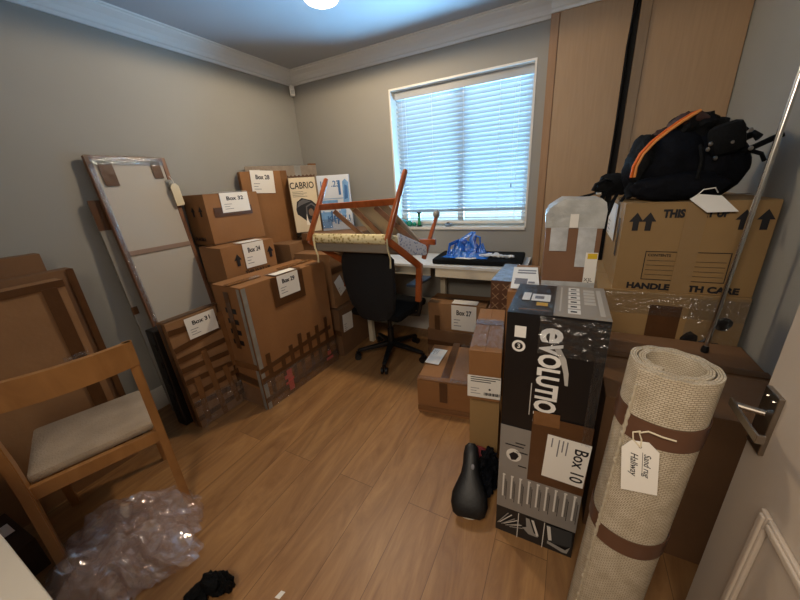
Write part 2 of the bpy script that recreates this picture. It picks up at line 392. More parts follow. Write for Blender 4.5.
for xx in (-.46, -.22, .05, .33, .47):
    bm = NB(); tube(bm, [(xx, -.030, 1.05), (xx, -.030, .02)], .0016, 6); tube(bm, [(xx, .030, 1.05), (xx, .030, .02)], .0016, 6); obj('ladder_cord', bm, white_paint, blind)
for xx, zz in ((-.49, .47), (.44, .32)):
    bm = NB(); tube(bm, [(xx, -.040, 1.04), (xx, -.040, zz)], .0012, 6); obj('pull_cord', bm, white_paint, blind)
    bm = NB(); lathe(bm, [(.003, 0), (.006, .004), (.005, .02), (.002, .03)], 10, M=Matrix.Translation((xx, -.040, zz-.03))); obj('cord_tassel', bm, mat('tassel', '55636a', .4), blind)

# ceiling lamp
lamp = thing('ceiling_lamp', 'round glowing opal ceiling light near the top of the picture', 'lamp', (-1.345, 1.83, ZC))
opal = bpy.data.materials.new('opal_glow'); opal.use_nodes = True; b = opal.node_tree.nodes['Principled BSDF']
b.inputs['Emission Color'].default_value = (1, .88, .70, 1); b.inputs['Emission Strength'].default_value = 3.0
bm = NB(); lathe(bm, [(.11, -.018), (.115, -.008), (.115, 0)], 40); obj('lamp_base', bm, white_paint, lamp, True)
bm = NB(); lathe(bm, [(.02, -.085), (.06, -.08), (.09, -.066), (.106, -.045), (.109, -.018)], 40); obj('lamp_shade', bm, opal, lamp, True)
l = bpy.data.lights.new('lamp_light', 'SPOT'); l.energy = LAMP_W*4; l.color = LAMP_COL; l.shadow_soft_size = .08; l.spot_size = R(180); l.spot_blend = .12
lo = bpy.data.objects.new('lamp_light', l); lo.location = (-1.345, 1.83, 2.37); C.objects.link(lo)

# alarm sensor
sn = thing('alarm_sensor', 'small white motion sensor high in the corner under the crown moulding', 'sensor', (-2.46, 2.72, 2.27), R(45))
bm = NB(); box(bm, (-.022, -.02, 0), (.022, .02, .085), bev=.006); obj('sensor_housing', bm, white_paint, sn)
bm = NB(); box(bm, (-.015, -.0225, .015), (.015, -.0195, .045), bev=.001); obj('sensor_lens', bm, mat('lens', 'b8b8b4', .3), sn)

# ------------------------------------------------------------ wardrobe
wardm = wood('wardrobe_veneer', 'a38463', 'ab8c6a', (6, 6, .35), .5, 12)
wardm2 = wood('wardrobe_edge', '94704e', 'a07a57', (4, 4, .3), .5, 12)
wd = thing('fitted_wardrobe', 'tall light oak fitted wardrobe covering the wall right of the window', 'wardrobe', (-.225, 2.70, 0))
W = XR+.225
bm = NB(); box(bm, (0, .02, 0), (W, .077, 2.469)); obj('wardrobe_carcass', bm, wardm2, wd)
bm = NB(); box(bm, (0, 0, 0), (.048, .02, 2.37)); obj('side_post', bm, wardm2, wd)
for x0, x1 in ((.054, .435), (.528, .966)):
    bm = NB(); box(bm, (x0, -.002, .06), (x1, .018, 2.37), bev=.0015); d_ = obj('wardrobe_door', bm, wardm, wd)
bm = NB(); box(bm, (.474, -.002, .06), (.5265, .018, 2.37), bev=.0008); obj('centre_post', bm, wardm, wd)
bm = NB(); box(bm, (.436, .012, .06), (.473, .02, 2.37)); obj('door_gap', bm, mat('dark_gap', '0c0a09', .9), wd)
bm = NB(); box(bm, (0, .004, 0), (W, .02, .058)); obj('plinth', bm, wardm2, wd)

# strap hanging in front of the wardrobe
bm = NB(); pts = [(.232, 2.672, 2.33), (.226, 2.668, 2.30), (.214, 2.665, 2.24), (.208, 2.664, 2.1), (.208, 2.664, 1.9), (.209, 2.662, 1.7), (.206, 2.655, 1.5), (.20, 2.62, 1.36), (.192, 2.60, 1.2), (.19, 2.6, .88)]
tube(bm, pts, .024, 12, flat=.3)
obj_ = obj('hanging_strap', bm, black_fab, smooth=True); tag(obj_, 'long black strap hanging down the wardrobe front between its two doors', 'strap')

# ------------------------------------------------------------ door
doorm = mat('door_paint', 'b3a698', .38, bump=.03, bscale=60)
dr = bpy.data.objects.new('door_1', None); C.objects.link(dr); dr.location = (.40, .03, 0); dr['kind'] = 'structure'
bm = NB(); box(bm, (0, 0, .01), (.042, .80, 2.0), bev=.0015); o = obj('door_leaf', bm, doorm, dr)
for z0, z1 in ((.18, .785), (1.16, 1.86)):
    for w0, w1 in ((.085, .40-.05), (.45, .672)):
        bm = NB(); t = .026
        for (a0, c0, a1, c1) in ((w0, z0, w0+t, z1), (w1-t, z0, w1, z1), (w0+t, z0, w1-t, z0+t), (w0+t, z1-t, w1-t, z1)):
            box(bm, (-.009, a0, c0), (.0, a1, c1), bev=.003)
            dz = .006
            box(bm, (-.013, a0+dz, c0+dz), (.0, a1-dz, c1-dz), bev=.003) if (a1-a0) > .02 and (c1-c0) > .02 else None
        obj('panel_moulding', bm, doorm, dr)
bm = NB(); box(bm, (-.009, .735, .855), (0, .786, .992), bev=.0015); pl = obj('handle_plate', bm, steel, dr)
pl['label'] = 'brushed steel handle plate'
bm = NB(); tube(bm, [(-.008, .762, .940), (-.050, .775, .940)], .0065, 14); box(bm, (-.055, .668, .932), (-.0505, .786, .950), bev=.0015); box(bm, (-.055, .664, .932), (-.042, .669, .950), bev=.001); obj('lever', bm, steel, pl)
bm = NB()
for yy, zz in ((.750, .975), (.773, .975)): tube(bm, [(-.009, yy, zz), (-.0105, yy, zz)], .003, 10)
obj('plate_screw', bm, chrome, pl)

# ------------------------------------------------------------ desk
desk = thing('white_desk', 'long white desk under the window', 'desk', (-1.62, 2.33, 0))
creamp = mat('desk_cream', 'd6cdb8', .45); 
bm = NB(); box(bm, (0, 0, .772), (1.385, .435, .795), bev=.002); obj('desktop', bm, mat('desk_white', 'd6d6d4', .4), desk)
bm = NB(); box(bm, (.71, .006, .70), (1.37, .024, .771), bev=.002); obj('drawer_front', bm, creamp, desk)
bm = NB(); box(bm, (.05, .02, .70), (.66, .036, .771), bev=.002); obj('apron', bm, creamp, desk)
for x_, y_ in ((.66, .25), (.01, .002), (1.325, .03), (.01, .385), (1.325, .385)):
    bm = NB(); box(bm, (x_, y_, 0), (x_+.045, y_+.045, .7715), bev=.002); obj('leg', bm, creamp, desk)
bm = NB(); box(bm, (.06, .40, .18), (1.32, .415, .36), bev=.002); obj('rear_rail', bm, creamp, desk)

# ------------------------------------------------------------ left stack cartons
c = Carton('cardboard_box', 'big upright box marked Box 29 with a taped and film wrapped bottom', (-1.734, 1.195, 0), (.736, .296, .887), 86.95, card_o, seam='x', seed=2)
c.strip('T', -.004, .10, .24, .16, tape_l); c.strip('T', .42, .115, .74, .175, tape_l)
c.strip('T', .26, 0.0, .50, .10, tape); c.strip('F', .22, .68, .50, .885, tape, lift=.0062)
c.ship('F', .27, .735, .455, .888, 'Box 29'); c.strip('T', .27, 0, .455, .07, paper, 'label_fold', lift=.0085)
c.strip('F', 0, 0, .03, .88, tape_g, lift=.0065); c.strip('L', .266, 0, .296, .88, tape_g, lift=.0065)
c.strip('F', 0, .20, .74, .245, tape, ang=0, lift=.0068); c.strip('F', 0, .30, .70, .335, tape, ang=3, lift=.007)
c.strip('F', 0, 0.0, .736, .16, tape_l, lift=.0060); c.strip('F', 0, .06, .736, .10, tape, ang=1.5, lift=.0071)
c.strip('F', 0, 0, .735, .22, clear2, 'stretch_film', lift=.0105, wr=.01)
for u, hh in ((.06, .40), (.17, .30), (.26, .37), (.345, .42), (.44, .39), (.53, .41), (.63, .44)): c.strip('F', u, .05, u+.035, hh, tape, ang=random.uniform(-3, 3), lift=.0064)
c.strip('L', 0, .18, .296, .235, tape, ang=-3); c.strip('L', 0, .30, .296, .345, tape_l, ang=4, lift=.0068); c.strip('L', 0, .0, .296, .17, clear2, 'stretch_film', lift=.0105, wr=.01)
c.strip('L', .12, .45, .17, .85, tape)
def p29(bm, M_):
    for k in range(4): box(bm, (.10, .48+.075*k, 0), (.21, .515+.075*k, .0005), M=M_)
c.prints('L', p29)
def frag(bm, M_):
    box(bm, (.195, .03, 0), (.24, .20, .0005), M=M_); box(bm, (.17, .135, 0), (.20, .165, .0005), M=M_); box(bm, (.17, .09, 0), (.20, .11, .0005), M=M_); box(bm, (.20, .11, .0006), (.25, .13, .0009), M=M_)
    box(bm, (.60, .06, 0), (.68, .085, .0005), M=M_); box(bm, (.62, .10, 0), (.66, .14, .0005), M=M_)
c.prints('F', lambda bm, M_: frag(bm, M_ @ Matrix.Translation((0, 0, .006))), 'red_warning_print', redink)

c = Carton('cardboard_box', 'slim upright box marked Box 31 crisscrossed with brown tape, below the framed panel', (-2.000, .885, 0), (.305, .10, .742), 87, card, seam='x', seed=4, tilt=(-1, -1))
for k in range(8):
    v = .06+.085*k; c.strip('F', -.002, v, .342, v+.035, tape, ang=random.uniform(-6, 9), lift=.006+.0004*(k % 3))
for u, v0, v1 in ((.04, .02, .35), (.14, .0, .50), (.24, .03, .33), (.30, .3, .7)): c.strip('F', u, v0, u+.035, v1, tape_l, ang=random.uniform(-5, 5), lift=.0076)
c.strip('T', 0, .02, .34, .07, tape); c.strip('L', .03, .0, .07, .74, tape)
c.ship('F', .10, .60, .285, .735, 'Box 31', lift=.0095); c.strip('F', 0, 0, .34, .2, clear2, 'stretch_film', lift=.0105, wr=.008)

bm = NB(); box(bm, (0, 0, 0), (.095, .37, .69), bev=.008)
for k in range(5): box(bm, (.02, -.004, .08+k*.12), (.075, .004, .12+k*.12), bev=.001)
t = obj('black_case', bm, black_pl); t.location = (-2.215, .85, 0); tag(t, 'slim black case standing on edge behind the box marked 31', 'case')

# hidden support under Box 24 and Box 32
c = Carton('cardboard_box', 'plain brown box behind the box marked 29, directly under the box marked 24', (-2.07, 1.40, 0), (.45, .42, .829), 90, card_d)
c = Carton('cardboard_box', 'box marked Box 24 with two up arrows, under the box marked 32', (-2.062, 1.352, .83), (.42, .27, .258), 85, card_o, seam='y', seed=3)
c.ship('F', .155, .085, .325, .262, 'Box 24')
c.strip('T', .15, 0, .33, .09, paper, 'label_fold', lift=.008)
def p24(bm, M_):
    arrow(bm, M_, .105, .115, .085)
c.prints('F', p24, 'arrow_print')
c.prints('F', lambda bm, M_: arrow(bm, M_, .375, .125, .085), 'arrow_print')
def p24(bm, M_):
    text(bm, 'THIS WAY UP', .034, M_ @ Matrix.Translation((.14, .045, .0003)), 0, bold=.0008)
c.prints('F', p24)
c.strip('T', 0, .18, .4, .23, tape)
c = Carton('cardboard_box', 'square box marked Box 32, topmost of the stack nearest the framed panel', (-2.245, 1.445, 1.0885), (.438, .254, .35), 88, card_o, seam='x', seed=5)
c.strip('F', .05, .19, .36, .255, tape); c.ship('F', .115, .215, .345, .352, 'Box 32', lift=.0085); c.strip('T', .11, 0, .35, .05, paper, 'label_fold', lift=.0085)
def p32(bm, M_):
    arrow(bm, M_, .10, .2, .07); arrow(bm, M_, .19, .2, .07)
c.prints('L', p32, 'arrow_print')
def p32(bm, M_): text(bm, 'FRAGILE', .035, M_ @ Matrix.Translation((.04, .03, .0003)), 0, bold=.0008)
c.prints('L', p32)

c = Carton('cardboard_box', 'tall flat box marked Box 28 standing behind the box marked 32', (-2.41, 1.905, .995), (.385, .075, .60), 66, card_o, seam='x', seed=6)
c.ship('F', .075, .425, .265, .605, 'Box 28', ang=-3); c.strip('T', .12, .0, .17, .07, paper, 'label_fold', lift=.0085)
c.strip('F', .33, .0, .385, .6, tape_l, lift=.0062)
for z, (lab) in ((0, 'lowest plain box in the far corner'), (.5, 'plain box under the tall box marked 28')):
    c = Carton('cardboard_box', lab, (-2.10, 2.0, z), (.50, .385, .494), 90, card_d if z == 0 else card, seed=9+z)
    if z: c.strip('F', 0, .22, .50, .27, tape); 
# board across the corner
bd = thing('wrapped_board', 'flat board in dull padded wrap standing behind the tall box marked 28', 'board', (-2.455, 2.04, .996), R(66))
bm = NB(); box(bm, (-.03, 0, 0), (.62, .012, .645), bev=.005); obj('board', bm, mat('bubble_wrap', '8d7d6b', .45, var=.15, vscale=12, bump=.8, bscale=50), bd)
bm = NB(); box(bm, (.40, -.002, .30), (.46, 0, .647)); box(bm, (.40, -.002, .645), (.46, .014, .648)); obj('packing_tape', bm, tape_g, bd)
bm = NB(); box(bm, (.54, .0, .645), (.62, .012, .66), bev=.001); obj('corner_guard', bm, tape_l, bd)

# right column of the corner stack (behind the office chair)
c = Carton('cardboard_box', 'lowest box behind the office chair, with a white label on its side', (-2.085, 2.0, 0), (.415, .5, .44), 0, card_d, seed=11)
c.ship('R', .03, .22, .17, .38, '', lines=4, ang=-3); c.strip('F', 0, .2, .42, .25, tape); c.strip('T', 0, .22, .42, .28, tape)
c = Carton('cardboard_box', 'middle box behind the office chair with a loose white paper on it', (-2.075, 2.01, .448), (.365, .5, .468), 2, card, seed=12)
c.strip('R', 0, .30, .5, .35, tape); c.ship('R', .04, .10, .14, .26, '', lines=3, ang=25); c.ship('R', .2, .36, .34, .47, '', lines=2)
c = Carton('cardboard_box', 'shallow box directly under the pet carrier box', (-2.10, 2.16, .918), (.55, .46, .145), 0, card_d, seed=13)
c.strip('F', 0, .05, .5, .09, tape)

# pet carrier box
c = Carton('pet_carrier_box', 'printed retail box lettered CABRIO with a picture of a pet carrier', (-2.157, 2.165, 1.065), (.227, .16, .472), 45, card_d, flaps=False, seed=14, wob=.001)
cream = mat('cream_print', 'd9c9ab', .5, var=.04)
c.strip('F', 0.004, .004, .223, .462, cream, 'printed_front', lift=.002)
def cab(bm, M_):
    M2 = M_ @ Matrix.Translation((0, 0, -.0018))
    text(bm, 'CABRIO', .075, M2 @ Matrix.Translation((.006, .372, .0003)), 0, bold=.0012, width=.20)
    for k in range(4): box(bm, (.02, .345-.013*k, 0), (.11+.03*(k % 2), .348-.013*k, .0005), 0, M=M2)
    # the carrier: shell, dark front, grille window
    prism(bm, [(.03, .20), (.045, .265), (.09, .295), (.17, .27), (.205, .235), (.205, .13), (.17, .07), (.14, .065), (.06, .14), (.035, .16)], 0, .0005, M2, 0)
    prism(bm, [(.04, .215), (.06, .265), (.10, .284), (.165, .262), (.12, .25), (.075, .235)], .0005, .0009, M2, 1)
    prism(bm, [(.105, .09), (.115, .225), (.165, .25), (.195, .225), (.195, .135), (.165, .085)], .0005, .0009, M2, 1)
    prism(bm, [(.118, .115), (.124, .215), (.162, .236), (.186, .216), (.186, .14), (.162, .10)], .0009, .0013, M2, 0)
    disc(bm, .153, .17, .022, .032, .0013, .0016, M2, 2)
    prism(bm, [(.10, .065), (.112, .16), (.12, .10), (.135, .06)], .0013, .0016, M2, 3)
bm = NB(); cab(bm, c.F('F') @ Matrix.Translation((0, 0, .0055))); obj('printed_picture', bm, [ink, mat('print_grey', '5d5a5c', .5), mat('print_brown', '7c6150', .5), mat('print_cream', 'efe8da', .5)], c.root)
bm = NB()
prism(bm, [(.227*i/14, (.0 if i % 2 else .012)) for i in range(15)]+[(.227, -.012), (0, -.012)], 0, .003, Matrix.Translation((0, 0, .472)) @ Matrix.Rotation(R(90), 4, 'X'))
obj('torn_top_edge', bm, tape, c.root)

# blue and white box
c = Carton('printed_box', 'white box with blue line drawings beside the pet carrier box', (-1.968, 2.31, 1.065), (.275, .06, .465), 30, mat('white_box', 'cdd3dc', .4, bump=.1, bscale=8), flaps=False, seed=15, wob=.001)
bp1 = mat('print_blue', '6f9ccb', .45, var=.2, vscale=20); bp2 = mat('print_blue_dark', '35679f', .45)
def blu(bm, M_):
    rnd = random.Random(5); M2 = M_
    text(bm, 'IC  .23', .07, M2 @ Matrix.Translation((.03, .37, .0003)), 1, bold=.001, width=.2)
    box(bm, (.03, .27, 0), (.31, .275, .0005), 0, M=M2); box(bm, (.03, .18, 0), (.2, .26, .0004), 0, M=M2); box(bm, (.0, .02, 0), (.11, .16, .0004), 0, M=M2)
    for k in range(9):
        x = .02+.03*k; box(bm, (x, .08+.03*math.sin(k), 0), (x+.018, .15+.02*math.cos(k*2), .0006), k % 2, M=M2)
    box(bm, (.22, .30, 0), (.245, .42, .0005), 1, M=M2); prism(bm, [(.26, .22), (.33, .24), (.335, .40), (.30, .43), (.27, .41)], 0, .0005, M2, 0); prism(bm, [(.275, .26), (.315, .27), (.32, .37), (.29, .385)], .0005, .0008, M2, 1)
    text(bm, 'KPALI', .075, M2 @ Matrix.Translation((.06, .075, .0008)), 1, bold=.001, width=.25)
    for k in range(4): disc(bm, .12+.035*k, .205, .013, .02, .0004, .0008, M2, 1, 12)
    disc(bm, .07, .11, .035, .05, .0006, .001, M2, 0, 16); disc(bm, .25, .16, .03, .04, .0006, .001, M2, 0, 16)
bm = NB(); blu(bm, c.F('F') @ Matrix.Translation((0, 0, .002)) @ Matrix.Diagonal((.8, 1, 1, 1))); obj('printed_picture', bm, [bp1, bp2], c.root)
c.strip('F', 0, 0, .275, .1, clear2, 'stretch_film', lift=.008, wr=.005)

# ------------------------------------------------------------ framed panel leaning on the left wall
brownw = wood('frame_wood', '6b4630', '8a6044', (1, 1, .2), .4, 25)
backp = mat('backing_paper', 'b3aca1', .7, bump=.15, bscale=6)
a_ = R(90)
RM = Matrix.Rotation(a_, 4, 'Z') @ Matrix.Rotation(R(-6.6), 4, 'X')
fr = thing('framed_panel', 'tall wood framed panel with pale backing leaning on the left wall', 'frame', (-2.262, .956, .004), rot=RM.to_euler())
FW, FH = .432, 1.692
bm = NB(); box(bm, (.012, .006, .012), (FW-.012, .012, FH-.012)); obj('backing_board', bm, backp, fr)
for nm, a, b_ in (('side_rail', (0, 0, 0), (.026, .028, FH)), ('side_rail', (FW-.026, 0, 0), (FW, .028, FH)), ('top_rail', (.026, 0, FH-.026), (FW-.026, .028, FH)), ('bottom_rail', (.026, 0, 0), (FW-.026, .028, .026))):
    bm = NB(); box(bm, a, b_, bev=.003); obj(nm, bm, brownw, fr)
for z in (1.108, ):
    bm = NB(); box(bm, (.026, -.001, z), (FW-.026, .010, z+.03), bev=.002); obj('cross_bar', bm, mat('bar_wood', '8b7363', .6), fr)
bm = NB(); box(bm, (.026, -.001, .45), (FW-.026, .010, .48), bev=.002); obj('cross_bar', bm, mat('bar_wood_low', '8b7363', .6), fr)
for x0, z0, x1, z1 in ((.05, FH-.17, .12, FH-.03), (.33, FH-.13, .385, FH-.03), (.0, FH-.07, .03, FH+.002)):
    bm = NB(); box(bm, (x0, -.003, z0), (x1, -.001, z1)); obj('packing_tape', bm, tape, fr)
bm = NB(); box(bm, (.02, -.0045, FH-.05), (.41, -.0035, FH-.005)); box(bm, (.006, -.0045, FH-1.1), (.03, -.0035, FH-.05)); obj('stretch_film', bm, clear2, fr)
bm = NB(); box(bm, (.385, -.006, FH-.21), (.43, -.004, FH-.14)); blob(bm, (.41, -.012, FH-.17), (.02, .01, .022), 2, .3, 2); obj('bubble_pad', bm, tape_g, fr)
tg = thing('paper_tag', 'small cream paper tag hanging from the corner of the framed panel', 'tag', (-2.40, 1.345, 1.445))
tg.scale = (1.2, 1.0, 1.3)
bm = NB(); prism(bm, [(0, -.055), (.055, -.055), (.055, .04), (.04, .055), (.015, .055), (0, .04)], 0, .0012, Matrix.Rotation(R(90), 4, 'Z') @ Matrix.Rotation(R(90), 4, 'X') @ Matrix.Rotation(R(5), 4, 'Z')); obj('card', bm, mat('cream_card', 'd9cdb0', .7), tg)
bm = NB(); tube(bm, [(.0, .028, .045), (.004, .02, .07), (-.012, .015, .095)], .0015, 6); obj('string', bm, paper, tg)

# second board behind
RM2 = Matrix.Rotation(a_, 4, 'Z') @ Matrix.Rotation(R(-4.2), 4, 'X')
b2 = thing('grey_board', 'grey wrapped board leaning on the wall behind the framed panel', 'board', (-2.358, .905, .004), rot=RM2.to_euler())
bm = NB(); box(bm, (0, 0, 0), (.36, .02, 1.44), bev=.004); obj('board', bm, mat('grey_board', '8b867e', .8, var=.06), b2)
for a, c_ in (((-.004, -.003, 1.27), (.075, .0, 1.442)), ((-.004, -.003, .74), (.03, 0, .79))):
    bm = NB(); box(bm, a, c_); obj('packing_tape', bm, tape, b2)
bm = NB(); box(bm, (.03, -.006, 1.02), (.08, -.003, 1.12), M=Matrix.Rotation(R(8), 4, 'Y')); obj('label', bm, paper, b2)

# flat cartons at far left
for i, (x, y1_, zt, mm, lab) in enumerate(((-2.36, .60, 1.205, card_d, 'rearmost tall flat carton against the left wall'), (-2.265, .668, 1.118, card_d, 'middle flat carton with a dark edge leaning at the far left'), (-2.16, .585, 1.09, card, 'front flat carton behind the wooden dining chair, edged with tape'))):
    c = Carton('flat_carton', lab, (x, -.55, 0), (y1_+.55, .085, zt), 90, mm, flaps=False, seed=20+i, group=None)
    w_ = y1_+.55
    if i == 2:
        c.strip('F', .15, zt-.035, w_, zt, tape); c.strip('F', w_-.085, .1, w_-.03, zt-.03, tape, ang=0, lift=.007); c.strip('F', w_-.12, .62, w_-.02, .72, clear2, 'stretch_film', lift=.009, wr=.01)
    if i == 1: c.strip('F', w_-.03, 0, w_, zt, tape)
    if i == 0: c.strip('F', .2, zt-.22, .72, zt-.1, tape, ang=0)

# ------------------------------------------------------------ dining chair
oak = wood('oak_chair', '8d6034', 'a97845', (1, 1, .3), .4, 14, .1)
seatm = mat('oatmeal_fabric', 'a08f7b', .95, var=.15, vscale=8, bump=.5, bscale=150)
p0 = Vector((-1.653, .108, 0)); p1 = Vector((-1.521, .511, 0)); sx = (p1-p0); wch = sx.length; ang = math.atan2(sx.y, sx.x)
ch = thing('dining_chair', 'light oak dining chair with oatmeal seat in the left foreground', 'chair', p0, ang)
# local: x along rear (left foot -> right foot), +y = facing
def post(x):
    bm = NB(); P = [(x, 0, 0), (x, .03, .22), (x, .055, .44), (x, .05, .56), (x, .005, .80), (x, -.02, .905)]
    for a, b_ in zip(P, P[1:]): pass
    prev = None
    for (px_, py_, pz_) in P:
        s = .019
        sy = .017 if pz_ > .6 else .024 if .3 < pz_ < .6 else .017
        ring = [bm.verts.new((px_+a*s*.85, py_+b_*sy, pz_)) for a, b_ in ((-1, -1), (1, -1), (1, 1), (-1, 1))]
        if prev:
            for k in range(4): bm.faces.new((prev[k], prev[(k+1) % 4], ring[(k+1) % 4], ring[k]))
        else: bm.faces.new(list(reversed(ring)))
        prev = ring
    bm.faces.new(prev)
    bmesh.ops.bevel(bm, geom=bm.edges[:], offset=.004, segments=2, affect='EDGES')
    return bm
for x in (0, wch): obj('rear_leg', post(x), oak, ch, True)
for x in (.02, wch-.02):
    bm = NB(); bar(bm, (x, .44, .435), (x, .455, 0), .042, .036, (0, 1, 0), bev=.004, w2=.03, t2=.026); obj('front_leg', bm, oak, ch)
bm = NB(); n = 12; prev = None   # curved back rail
for i in range(n+1):
    t = i/n; x = -.018+t*(wch+.036); bow = .045*4*t*(1-t)
    pts = []
    for zz, off in ((.795, .0), (.905, -.02)):
        pts += [(x, off-bow+.012, zz), (x, off-bow-.012, zz)]
    ring = [bm.verts.new(p) for p in (pts[0], pts[1], pts[3], pts[2])]
    if prev:
        for k in range(4): bm.faces.new((prev[k], prev[(k+1) % 4], ring[(k+1) % 4], ring[k]))
    else: bm.faces.new(list(reversed(ring)))
    prev = ring
bm.faces.new(prev); bmesh.ops.recalc_face_normals(bm, faces=bm.faces[:]); obj('back_rail', bm, oak, ch, True)
for a, b_ in (((.01, .055, .41), (wch-.01, .055, .41)), ((.03, .44, .41), (wch-.03, .44, .41)), ((.012, .07, .41), (.02, .43, .41)), ((wch-.012, .07, .41), (wch-.02, .43, .41))):
    bm = NB(); bar(bm, a, b_, .022, .06, (0, 0, 1), bev=.003); obj('seat_rail', bm, oak, ch)
bm = NB(); box(bm, (.012, .072, .435), (wch-.012, .465, .475), bev=.016)
bmesh.ops.subdivide_edges(bm, edges=bm.edges[:], cuts=2, use_grid_fill=True); obj('seat', bm, seatm, ch, True)

# dark low box under the chair
c = Carton('dark_box', 'low dark brown box on the floor behind the dining chair legs', (-2.08, -.3, 0), (.29, .38, .16), 3, mat('dark_card', '3b281b', .8, var=.2), seed=31)
c.ship('T', .10, .26, .18, .36, '', lines=0)

# white cabinet at bottom left
cb = thing('white_cabinet', 'white cabinet corner at the lower left edge of the picture', 'cabinet', (-1.75, -.42, 0))
wcm = mat('cabinet_white', 'b5ada0', .45, var=.03)
bm = NB(); box(bm, (.01, .01, 0), (.98, .43, .735), bev=.002); obj('cabinet_body', bm, wcm, cb)
bm = NB(); box(bm, (0, 0, .736), (.985, .44, .752), bev=.003); obj('cabinet_top', bm, wcm, cb)
for k in (0, 1):
    bm = NB(); box(bm, (.03+.475*k, .43, .05), (.49+.475*k, .437, .72), bev=.002); o = obj('cabinet_door', bm, wcm, cb)

# ------------------------------------------------------------ crumpled plastic wrap
bm = NB(); rnd = random.Random(3)
for layer in range(3):
    n = 30; V = []
    for i in range(n+1):
        row = []
        for j in range(n+1):
            u = i/n*2-1+rnd.uniform(-.02, .02); v = j/n*2-1+rnd.uniform(-.02, .02)
            rr = math.hypot(u, v); P = Vector((u*2+layer*7, v*2, layer*2.3))
            k = max(0, 1-rr**2)
            crease = 1-2*abs(noise.noise(P*1.1+Vector((3, 1, 8)))); crease2 = 1-2*abs(noise.noise(P*2.3))
            hgt = .003+layer*.003+min(1, k*2.5)*((.12-.03*layer)*k**.4*(.5+.6*crease)+.03*crease2)
            edge = 1+.3*noise.noise(Vector((math.cos(math.atan2(v, u)*1)*1.5, math.sin(math.atan2(v, u))*1.5, layer)))
            x = u*.29*edge + .04*noise.noise(P*1.5); y = v*.24*edge + .04*noise.noise(P*1.5+Vector((9, 9, 9)))
            row.append(bm.verts.new((x, y, max(.003, hgt))) if rr < 1.03 else None)
        V.append(row)
    for i in range(n):
        for j in range(n):
            q = (V[i][j], V[i+1][j], V[i+1][j+1], V[i][j+1])
            if all(q): bm.faces.new(q[:3]); bm.faces.new((q[0], q[2], q[3]))
for v in [v for v in bm.verts if not v.link_faces]: bm.verts.remove(v)
wrapm = film('plastic_wrap', tint=(.93, .89, .88), opac=.32, rough=.09, bump=.3, bscale=14, white=.5)
wrapm.node_tree.nodes['Diffuse BSDF'].inputs[0].default_value = (.9, .72, .66, 1)
o = obj('plastic_wrap', bm, wrapm); o.location = (-1.56, .27, .001); tag(o, 'crumpled heap of clear plastic wrap on the floor before the dining chair', 'plastic wrap')

bm = NB(); blob(bm, (0, 0, .03), (.055, .035, .032), 3, .5, 2.5, 3, flatbot=-.028); blob(bm, (.05, .02, .045), (.03, .022, .045), 3, .6, 2.5, 8, flatbot=-.043); blob(bm, (-.03, -.05, .02), (.04, .05, .02), 3, .5, 2, 5, flatbot=-.018)
o = obj('black_glove', bm, black_fab, smooth=True); o.location = (-1.07, .34, .0); tag(o, 'crumpled black cloth scrap on the floor beside the plastic wrap', 'cloth')
bm = NB(); prism(bm, [(0, 0), (.02, .004), (.024, .03), (.006, .027)], .0005, .0015); o = obj('paper_scrap', bm, paper); o.location = (-.835, .415, 0); tag(o, 'tiny white paper scrap lying alone on the floor', 'paper')

# ------------------------------------------------------------ office chair
oc = thing('office_chair', 'black fabric office chair with five castors facing the desk', 'chair', (-1.27, 2.17, 0), R(-4))
bm = NB(); n = 12; m_ = 12; V = []
for side in (0, 1):
    G = []
    for i in range(n+1):
        row = []
        for j in range(m_+1):
            u = i/n*2-1; v = j/m_
            hw = .175+.055*math.sin(min(1, v*1.1)*math.pi*.62); 
            rx = hw*(1-.0*abs(u)); corner = (abs(u)**6)*.04*(1 if v > .5 else 1)
            z = .44+v*.545
            if v > .85: z -= corner*1.5*(v-.85)/.15
            if v < .12: z += corner*1.5
            y = -.26+.05*u*u - .05*math.sin(v*math.pi)*.5 + (.035 if side else 0) - .04*v
            row.append(bm.verts.new((u*rx, y, z)))
        G.append(row)
    V.append(G)
for s in (0, 1):
    for i in range(n):
        for j in range(m_):
            q = (V[s][i][j], V[s][i+1][j], V[s][i+1][j+1], V[s][i][j+1]); bm.faces.new(q if s == 0 else tuple(reversed(q)))
rim = [(i, 0) for i in range(n)] + [(n, j) for j in range(m_)] + [(i, m_) for i in range(n, 0, -1)] + [(0, j) for j in range(m_, 0, -1)]
for a, b_ in zip(rim, rim[1:]+rim[:1]): bm.faces.new((V[0][a[0]][a[1]], V[1][a[0]][a[1]], V[1][b_[0]][b_[1]], V[0][b_[0]][b_[1]]))
bmesh.ops.recalc_face_normals(bm, faces=bm.faces[:]); obj('backrest', bm, mat('charcoal_mesh', '121419', .85, bump=.4, bscale=200), oc, True)
bm = NB(); box(bm, (-.235, -.22, .43), (.235, .25, .495), bev=.028); obj('seat', bm, black_fab, oc, True)
bm = NB(); box(bm, (-.10, -.12, .385), (.10, .12, .43), bev=.01); bar(bm, (0, -.10, .40), (0, -.262, .47), .07, .02, bev=.004); obj('mechanism', bm, black_pl, oc)
bm = NB(); tube(bm, [(0, 0, .13), (0, 0, .26)], .028, 16); tube(bm, [(0, 0, .25), (0, 0, .39)], .016, 16); obj('gas_column', bm, black_pl, oc, True)
